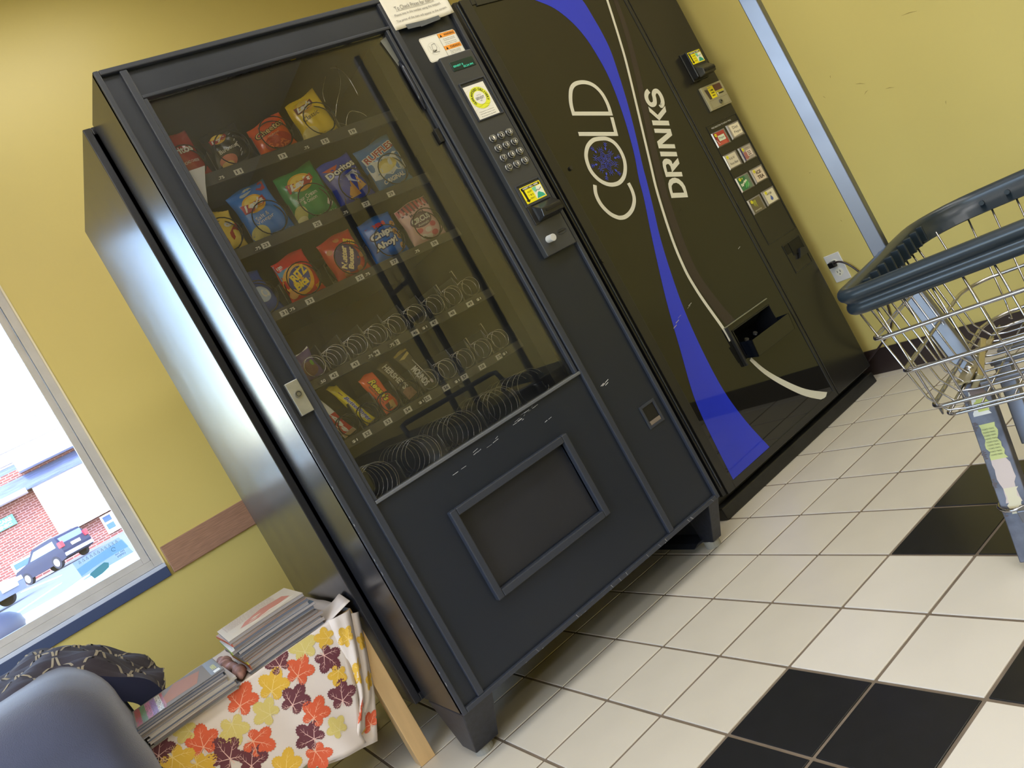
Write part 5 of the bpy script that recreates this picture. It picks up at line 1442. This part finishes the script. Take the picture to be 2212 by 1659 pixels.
# ================================================================== side table
M_birch = mat('birch_veneer', srgb(202, 168, 118), .4, var=.1, vscale=10, aniso=(4, 4, .6))
tb = thing('side_table', 'square birch side table with thick legs under the leaf cloth', 'table', (-.805, 1.09, 0))
def T(b, name, m, bevel=.0015):
    b.v = [(x + .805, y - 1.09, z) for x, y, z in b.v]
    return b.build(name, m, tb, bevel=bevel)
TX0, TX1, TY0, TY1 = -1.055, -.531, .822, 1.365
T(B(TX0, TX1, TY0, TY1, .405, .455), 'table_top', M_birch)
for x in (TX0, TX1 - .046):
    for y in (TY0, TY1 - .046): T(B(x, x + .046, y, y + .046, 0, .4048), 'leg', M_birch)

# ================================================================== leaf table cloth
M_cloth = mat('cream_cloth', srgb(222, 210, 202), .65, bump=.25, bscale=30, var=.03, vscale=9, sheen=.1)
M_cloth.node_tree.nodes['Principled BSDF'].inputs['Subsurface Weight'].default_value = 0.0
cl = thing('tablecloth', 'cream tablecloth printed with red, orange and yellow autumn leaves', 'tablecloth', (-.8, .8, .46))
CO = Vector((-.8, .8, .46))
def front(x, z, o=0.0):
    k = max(0, min(1, (.46 - z) / .34))
    y = .806 - .02 * k - .010 * k * math.sin(x * 26 + 1.0) - .006 * k * math.sin(x * 61 + z * 9) - .005 * math.sin(z * 22 + x * 9) * k
    return Vector((x, y - o, z)) - CO
def xr(z):
    k = max(0, min(1, (.464 - z) / .27)); return -.587 - .012 * k - .07 * k * k
def hem(x): return .165 + (x + .7) * -.22 if x > -.8 else .187 - (x + .8) * .02 + .02
NX, NZ = 40, 30
def ffun(s, t):
    z = .463 * (1 - t) + .0 * t; x1 = xr(.463 - t * .3)
    x = -1.06 + (x1 + 1.06) * s
    z = .463 + (hem(x) - .463) * t
    return front(x, z)
MB().grid(ffun, NX, NZ).build('front_drape', M_cloth, cl, smooth=True, solid=.0012)
# two pleated layers at the right corner
def layer(pts_l, pts_r, dy, amp, name):
    def f(s, t):
        i = t * (len(pts_l) - 1); k = min(int(i), len(pts_l) - 2); q = i - k
        l_ = Vector(pts_l[k]).lerp(Vector(pts_l[k + 1]), q); r_ = Vector(pts_r[k]).lerp(Vector(pts_r[k + 1]), q)
        p = l_.lerp(r_, s)
        return Vector((p.x, .806 + dy - .014 * math.sin(PI * s) * amp - .004 * math.sin(9 * s + 5 * t), p.y)) - CO
    MB().grid(f, 10, 16).build(name, M_cloth, cl, smooth=True, solid=.0012)
    return f
fa = layer([(-.60, .466), (-.61, .36), (-.64, .25), (-.70, .175)], [(-.537, .456), (-.560, .378), (-.598, .274), (-.652, .184)], .004, 1.2, 'corner_pleat')
fb = layer([(-.58, .462), (-.59, .34), (-.63, .24), (-.78, .170)], [(-.520, .436), (-.547, .343), (-.584, .241), (-.640, .134)], .012, .6, 'corner_pleat')
# top sheet with the raised corner
def tops(s, t):
    x = -1.06 + (.534) * s; y = .806 + (.56) * t
    z = .4575 + .0015 * math.sin(x * 40) * math.sin(y * 33)
    if s > .86 and t < .35: z += .035 * ((s - .86) / .14) * (1 - abs(t - .12) / .25 if abs(t - .12) < .25 else 0)
    return Vector((x, y, z)) - CO
MB().grid(tops, 30, 24).build('top_sheet', M_cloth, cl, smooth=True, solid=.0012)
# gathered roll of cloth between the two magazine piles
rl = []
for i in range(90):
    t = i / 89
    rl.append((-.835 + .008 * math.sin(t * 9) - CO.x, .83 + .42 * t - CO.y, .466 + .010 * math.sin(t * 5) + .002 * math.sin(t * 31) - CO.z))
MB().tube(rl, [(.015 + .004 * math.sin(i * .21) + .002 * math.sin(i * .55)) * min(1, .25 + i / 14) for i in range(90)], 14).build('gathered_fold', mat('cloth_bunched_print', srgb(170, 130, 122), .7, var=.55, vscale=38), cl, smooth=True)
LEAFC = {'d': flat(104, 52, 62, .7), 'o': flat(216, 94, 58, .7), 'y': flat(222, 178, 62, .7), 'p': flat(214, 196, 116, .7)}
VEIN = {'d': flat(232, 190, 180, .7), 'o': flat(242, 180, 150, .7), 'y': flat(240, 210, 130, .7), 'p': flat(228, 214, 150, .7)}
def leaf(pr, cx, cz, r, col, rot, L=1):
    pts = []
    n = 120
    for i in range(n):
        a = 2 * PI * i / n
        # five lobes, notch at the stem
        d_ = ((a - PI / 2 + PI / 5) % (2 * PI / 5)) / (PI / 5) - 1
        rr = 1.1 - .42 * abs(d_) ** 1.7
        if a > 3 * PI / 2 - .32 and a < 3 * PI / 2 + .32: rr *= .35 + .65 * abs(a - 3 * PI / 2) / .32
        rr *= 1 + .05 * (1 if i % 3 == 0 else -.5)
        rr *= (1 + .12 * math.sin(a))
        x, z = r * rr * math.cos(a), r * rr * math.sin(a)
        c, q = math.cos(rot), math.sin(rot)
        pts.append((cx + c * x - q * z, cz + q * x + c * z))
    pr.poly(pts, LEAFC[col], L, 2)
    c, q = math.cos(rot), math.sin(rot)
    tr = lambda x, z: (cx + r * (c * x - q * z), cz + r * (q * x + c * z))
    for k in range(5):
        a = PI / 2 + (k - 2) * 2 * PI / 5
        e = (.95 * math.cos(a), .95 * math.sin(a)) if True else 0
        m_ = (.5 * math.cos(a + .12), -.22 + .55 * math.sin(a + .12))
        pr.stroke([tr(0, -.35), tr(*((m_[0], m_[1] + .05))), tr(*e)], [.055 * r, .035 * r, .012 * r], VEIN[col], L + 1)
        for h in (.45, .7):
            bx_, bz_ = e[0] * h, -.35 + (e[1] + .35) * h
            for sg in (-1, 1):
                a2 = math.atan2(e[1] + .35, e[0]) + sg * .7
                pr.stroke([tr(bx_, bz_), tr(bx_ + .28 * math.cos(a2), bz_ + .28 * math.sin(a2))], [.022 * r, .008 * r], VEIN[col], L + 1)
    pr.stroke([tr(0, -.35), tr(.05, -.75)], .05 * r, VEIN[col], L + 1)
LV = [('d',-0.75,0.456,0.032),('d',-0.646,0.393,0.036),('d',-0.761,0.357,0.037),('d',-0.662,0.295,0.037),('d',-0.772,0.261,0.037),('d',-0.946,0.351,0.041),('d',-0.907,0.302,0.037),('d',-1.056,0.448,0.034),('o',-0.718,0.408,0.037),('o',-0.861,0.432,0.039),('o',-0.975,0.407,0.037),('o',-0.877,0.327,0.039),('o',-0.736,0.302,0.037),('o',-0.779,0.212,0.034),('y',-0.625,0.437,0.027),('y',-0.786,0.416,0.039),('y',-0.645,0.345,0.026),('y',-1.038,0.405,0.041),('y',-1.003,0.362,0.037),('y',-0.85,0.24,0.037),('p',-0.682,0.45,0.037),('p',-0.71,0.24,0.028),('p',-0.907,0.389,0.037),('p',-0.828,0.373,0.034),('p',-0.993,0.45,0.027),('o',-1.04,.33,.035),('y',-.95,.25,.036)]
pr = Print(lambda a, b, o: tuple(front(a, min(b, .463), o + .0020)), .0004)
rl_ = random.Random(12)
SP = {0: 2.3, 8: 0}
for i, (c_, x, z, r) in enumerate(LV):
    leaf(pr, x, z - .004, r * .9, c_, rl_.uniform(-1.0, 1.0) + (PI if rl_.random() < .35 else 0), 1)
pr.build('leaf_print', cl)
pr = Print(lambda a, b, o: tuple(fa(a, b) + Vector((0, -o - .0020, 0))), .0004)
for (s, t, r, c_, ro) in ((.45, .2, .3, 'y', .4), (.6, .5, .28, 'y', 2), (.5, .8, .26, 'o', 1)):
    class Q: pass
    pr2 = Print(lambda a, b, o: tuple(fa(max(0, min(1, s + (a) / .065)), max(0, min(1, t + b / -.28))) + Vector((0, -o - .0020, 0))), .0004)
    leaf(pr2, 0, 0, .024, c_, ro); pr2.build('leaf_print', cl)
for (s, t, c_, ro) in ((.8, .25, 'y', 1), (.75, .55, 'y', 2.5), (.8, .85, 'o', .5), (.5, .9, 'y', 1.4)):
    pr2 = Print(lambda a, b, o: tuple(fb(max(0, min(1, s + (a) / .08)), max(0, min(1, t + b / -.3))) + Vector((0, -o - .0020, 0))), .0004)
    leaf(pr2, 0, 0, .02, c_, ro); pr2.build('leaf_print', cl)

# ================================================================== magazines
rm = random.Random(21)
def magazine(label, cx, cy, z, wd, dp, th, rz, cover, edge, group, droop=0.0, cover_fn=None, spine=None):
    t = thing('magazine', label, 'magazine', (cx, cy, z), rz, group)
    nx = 14
    mb = MB()
    def zz(x): return -droop * max(0, (x / wd - .1)) ** 2 * 4 * 0 + droop * (math.cos(x / wd * PI) - 1) * .3
    # page block as a bent slab with a rounded spine towards -x
    for k, (a, b, m, ins) in enumerate(((.0006, th - .0006, edge, .0008), (0, .0005, cover, 0), (th - .0005, th, cover, 0))):
        vs, fs = [], []
        for i in range(nx + 1):
            x = -wd / 2 + ins + (wd - 2 * ins) * i / nx
            for y in (-dp / 2 + ins, dp / 2 - ins):
                vs += [(x, y, a + zz(x)), (x, y, b + zz(x))]
        for i in range(nx):
            o = i * 4
            fs += [(o, o + 4, o + 6, o + 2), (o + 1, o + 3, o + 7, o + 5), (o, o + 1, o + 5, o + 4), (o + 2, o + 6, o + 7, o + 3)]
        fs += [(0, 2, 3, 1), (nx * 4, nx * 4 + 1, nx * 4 + 3, nx * 4 + 2)]
        mm = MB().add(vs, fs)
        mm.build(('pages', 'back_cover', 'cover')[k], m, t, smooth=False)
    if spine:
        B(-wd / 2 - .0006, -wd / 2 + .001, -dp / 2, dp / 2, .0002 + zz(-wd / 2), th + zz(-wd / 2)).build('spine', spine, t)
    if cover_fn:
        p = Print(lambda a, b, o: (-wd / 2 + a * wd, -dp / 2 + b * dp, th + .0003 + zz(-wd / 2 + a * wd) + o), .0002)
        cover_fn(p); p.build('cover_print', t)
    return t
ORD = ['bottom', 'second from the bottom', 'third from the bottom', 'fourth from the bottom', 'fifth from the bottom', 'sixth from the bottom', 'seventh from the bottom', 'eighth from the bottom', 'ninth from the bottom', 'tenth from the bottom', 'eleventh from the bottom', 'top']
EDG = [flat(160, 152, 150, .8), flat(136, 132, 136, .8), flat(172, 166, 160, .8), flat(100, 104, 116, .8), flat(148, 142, 142, .8)]
CVR = [flat(190, 176, 160, .4), flat(210, 204, 198, .4), flat(96, 104, 122, .4), flat(180, 150, 130, .4), flat(60, 84, 110, .4)]
z = .4605
def c_top1(p):
    p.rect(0, 1, 0, 1, flat(204, 190, 168, .5), 1, 12)
    for i in range(9): p.text('LOREM FASHION WEEK OF NEWS'[: 12 + (i * 5) % 12], .42, .95 - i * .05, .7, .025, flat(150, 110, 100), layer=2)
    p.poly([(.2, .25), (.5, .15), (.9, .3), (.85, .55), (.55, .6), (.3, .45)], flat(190, 116, 96, .5), 2, 1)
    p.poly([(.3, .1), (.7, .05), (.95, .2), (.6, .25)], flat(220, 210, 190, .5), 3)
n1 = 12
for i in range(n1):
    th = .0078
    if i == n1 - 1: lab = 'beige newspaper magazine with pinkish picture, on top of the taller pile on the table'
    else: lab = 'worn grey magazine in the taller pile on the table, %s' % ORD[i]
    spn = {n1 - 2: flat(206, 90, 64), n1 - 3: WHITE, n1 - 4: flat(150, 180, 80), 3: flat(206, 196, 60), 2: flat(200, 110, 70), 1: flat(190, 90, 60)}.get(i)
    magazine(lab, -.703 + rm.uniform(-.008, .008) - (i * .0009), .955 + rm.uniform(-.01, .01), z, .208 + rm.uniform(-.006, .006) - (.006 if i == n1 - 1 else 0), .25, th, rm.uniform(-.04, .04), CVR[rm.randrange(5)] if i < n1 - 1 else CVR[0], EDG[rm.randrange(5)], 'magazines in the taller pile', .006, c_top1 if i == n1 - 1 else None, spn)
    z += th + .0004
z = .4605
def c_top2(p):
    p.rect(0, 1, 0, 1, flat(128, 116, 100, .7), 1, 12)
    p.poly([(.25, .2), (.7, .15), (.8, .75), (.5, .98), (.35, .6)], flat(168, 112, 72, .7), 2, 1)
    p.poly([(0, .05), (.32, .02), (.34, .98), (0, .96)], flat(120, 116, 104, .7), 2, 1)
    rr = random.Random(4)
    cs = [flat(178, 44, 60), flat(96, 140, 88), flat(206, 120, 160), flat(160, 120, 190), WHITE, flat(190, 50, 50)]
    for i in range(11):
        x = .03 + .03 * i
        for j in range(4): p.text('FALL RECIPES COOK BAKE SAVE'.split()[(i + j) % 5], x, .14 + .23 * j, .22, .032, cs[(i // 2) % 6], rot=PI / 2, layer=3, bold=.03)
    p.rect(.86, .99, .05, .98, flat(112, 108, 96), 3); p.text('EUREKA', .93, .45, .3, .05, flat(220, 216, 70), rot=PI / 2, layer=4, bold=.02); p.rect(.9, .97, .08, .22, WHITE, 4)
n2 = 10
for i in range(n2):
    th = .0056
    lab = 'glossy recipe magazine with pink and green lettering, on top of the lower pile' if i == n2 - 1 else 'grey-edged magazine in the lower pile beside the armchair, %s' % ORD[i]
    magazine(lab, -.957 + rm.uniform(-.004, .004) - (.012 if i > 4 else 0), .892 + rm.uniform(-.006, .006), z, .212, .215, th, rm.uniform(-.03, .03), CVR[rm.randrange(5)], EDG[rm.randrange(5)], 'magazines in the lower pile', .004, c_top2 if i == n2 - 1 else None)
    z += th + .0003

# ================================================================== armchair and throw
M_plush = mat('grey_blue_plush', srgb(62, 66, 88), .85, sheen=.35, bump=.5, bscale=420, var=.12, vscale=9)
ac = thing('armchair', 'grey-blue plush armchair with rounded arm at the lower left', 'armchair', (-1.45, 1.0, 0))
AO = Vector((-1.45, 1.0, 0))
def arm(xc, name):
    hw = .178
    y0, y1 = .60, 1.12
    def f(s, t):     # s around profile, t along y (with rounded front cap)
        a = -PI * .02 + PI * 1.04 * s
        yy_ = y0 + (y1 - y0) * t
        k = 1 - (max(0, .12 - t) / .12) ** 2.4 * .22
        px = hw * math.cos(a); pz = .145 * math.sin(a)
        if a < 0 or a > PI: pass
        return Vector((xc + px * k, yy_, .565 + pz * k)) - AO
    prof_ = []
    n = 22
    for i in range(n + 1):
        a = PI * i / n
        ex = .72
        c, s_ = math.cos(a), math.sin(a)
        prof_.append((hw * (abs(c) ** ex) * (1 if c > 0 else -1) , .56 + .15 * abs(s_) ** .85))
    prof_ = [(hw * .98, .06), (hw * 1.03, .3), (hw * 1.06, .46)] + prof_ + [(-hw * 1.06, .46), (-hw * 1.03, .3), (-hw * .98, .06)]
    mb = MB()
    ys_ = [y0, y0 + .002, y0 + .008, y0 + .018, y0 + .035, y0 + .06, y0 + .1, y0 + .3, y1]
    ks = [.68, .74, .80, .855, .91, .955, 1.0, 1.0, 1.0]
    vs = []
    for y, k in zip(ys_, ks):
        for px, pz in prof_: vs.append(Vector((xc + px * k, y, .3 + (pz - .3) * k if k < 1 else pz)) - AO)
    m_ = len(prof_)
    fs = [(j * m_ + i, j * m_ + i + 1, (j + 1) * m_ + i + 1, (j + 1) * m_ + i) for j in range(len(ys_) - 1) for i in range(m_ - 1)]
    fs += [tuple(range(m_ - 1, -1, -1)), tuple((len(ys_) - 1) * m_ + i for i in range(m_))]
    fs += [(j * m_, (j + 1) * m_, (j + 1) * m_ + m_ - 1, j * m_ + m_ - 1) for j in range(len(ys_) - 1)]
    mb.add([tuple(q) for q in vs], fs)
    o = mb.build(name, M_plush, ac, smooth=True)
arm(-1.256, 'arm'); arm(-1.95, 'arm')
B(-.34, .02, -.36, .2, .06, .42).build('seat', M_plush, ac, bevel=.04, seg=3)
B(-.62, .34, .10, .45, .08, .60).build('backrest', M_plush, ac, bevel=.07, seg=4)
# patterned throw over the back corner
M_throw = mat('dark_purple_throw', srgb(50, 42, 54), .85, sheen=.05, bump=.35, bscale=60, var=.15, vscale=14)
M_under = mat('navy_throw_underside', srgb(24, 32, 66), .8, sheen=.3)
M_lat = flat(158, 148, 128, .8)
th_ = thing('throw_blanket', 'dark purple blanket with cream lattice pattern draped over the armchair back', 'blanket', (-1.2, 1.15, .7))
TO = Vector((-1.2, 1.15, .7))
sp = [Vector(p) for p in ((-1.95, 0, .66), (-1.7, 0, .70), (-1.45, 0, .728), (-1.29, 0, .734), (-1.19, 0, .73), (-1.098, 0, .684), (-1.02, 0, .591), (-.976, 0, .522))]
cur = spline(sp, 8)
def thr(s, t, o=0.0):
    f = max(0, min(1, s)) * (len(cur) - 1); k = min(int(f), len(cur) - 2); p = cur[k].lerp(cur[k + 1], f - k)
    tg = (cur[k + 1] - cur[k]).normalized(); nn = Vector((-tg.z, 0, tg.x))
    y = 1.02 + .42 * t
    w_ = .007 * math.sin(17 * s + 6 * t) + .005 * math.sin(31 * s - 9 * t) + .004 * math.sin(50 * t + 8 * s)
    sag = -.10 * max(0, .35 - t) ** 1.2 * 1.2
    q = p + nn * (w_ + o) + Vector((0, 0, sag))
    return Vector((q.x, y + .01 * math.sin(14 * s), q.z)) - TO
MB().grid(lambda s, t: thr(s, t), 60, 20).build('blanket_top', M_throw, th_, smooth=True)
mb = MB().grid(lambda s, t: thr(s, t, -.042 - .02 * s), 60, 20)
e0 = [thr(1, j / 20) for j in range(21)]; e1_ = [thr(1, j / 20, -.062) for j in range(21)]
vs = [tuple(p) for p in e0 + e1_]; mb.add(vs, [(j, j + 1, 22 + j, 21 + j) for j in range(20)])
e0 = [thr(j / 60, 0) for j in range(61)]; e1_ = [thr(j / 60, 0, -.042 - .02 * j / 60) for j in range(61)]
mb.add([tuple(p) for p in e0 + e1_], [(j, j + 1, 62 + j, 61 + j) for j in range(60)])
mb.build('blanket_underside', M_under, th_, smooth=True)
pr = Print(lambda s, t, o: tuple(thr(s, t, o + .0008)), .0004)
for c in range(-1, 15):
    sg = 1 if c % 2 else -1
    for wd_, of in ((.0042, 0),):
        pts = []
        for i in range(61):
            t = i / 60
            q = math.cos(PI * t / .36)
            pts.append((.05 + c * .066 + sg * .029 * (abs(q) ** .6) * (1 if q > 0 else -1), t))
        pts = [p for p in pts if .002 < p[0] < .998]
        if len(pts) > 3: pr.stroke(pts, [.0075] * len(pts), M_lat, 1)
pr.build('lattice_pattern', th_)

# ================================================================== black steel rack near the right wall, behind the viewer
M_rack = mat('rack_navy_black', srgb(18, 22, 34), .35)
rk = thing('display_rack', 'black steel frame rack by the right wall, seen only as a reflection', 'rack', (1.45, -2.9, 0))
RO = (1.45, -2.9)
for (x, y) in ((1.60, -3.07), (1.60, -2.70)):
    B(x - .02 - RO[0], x + .02 - RO[0], y - .018 - RO[1], y + .018 - RO[1], 0, 2.4).build('post', M_rack, rk)
for z_ in (1.25, 1.5):
    B(.135, .165, -3.07 - RO[1], -2.70 - RO[1], z_, z_ + .03).build('rail', M_rack, rk)
bh = thing('low_bench', 'long low black bench along the right wall, seen only as a reflection', 'bench', (1.5, -3.2, 0))
B(-.30, .05, -1.5, 1.45, .40, .50).build('bench_top', M_rack, bh)
for y in (-1.4, -.5, .4, 1.3):
    B(-.28, .03, y, y + .06, 0, .4).build('leg', M_rack, bh)
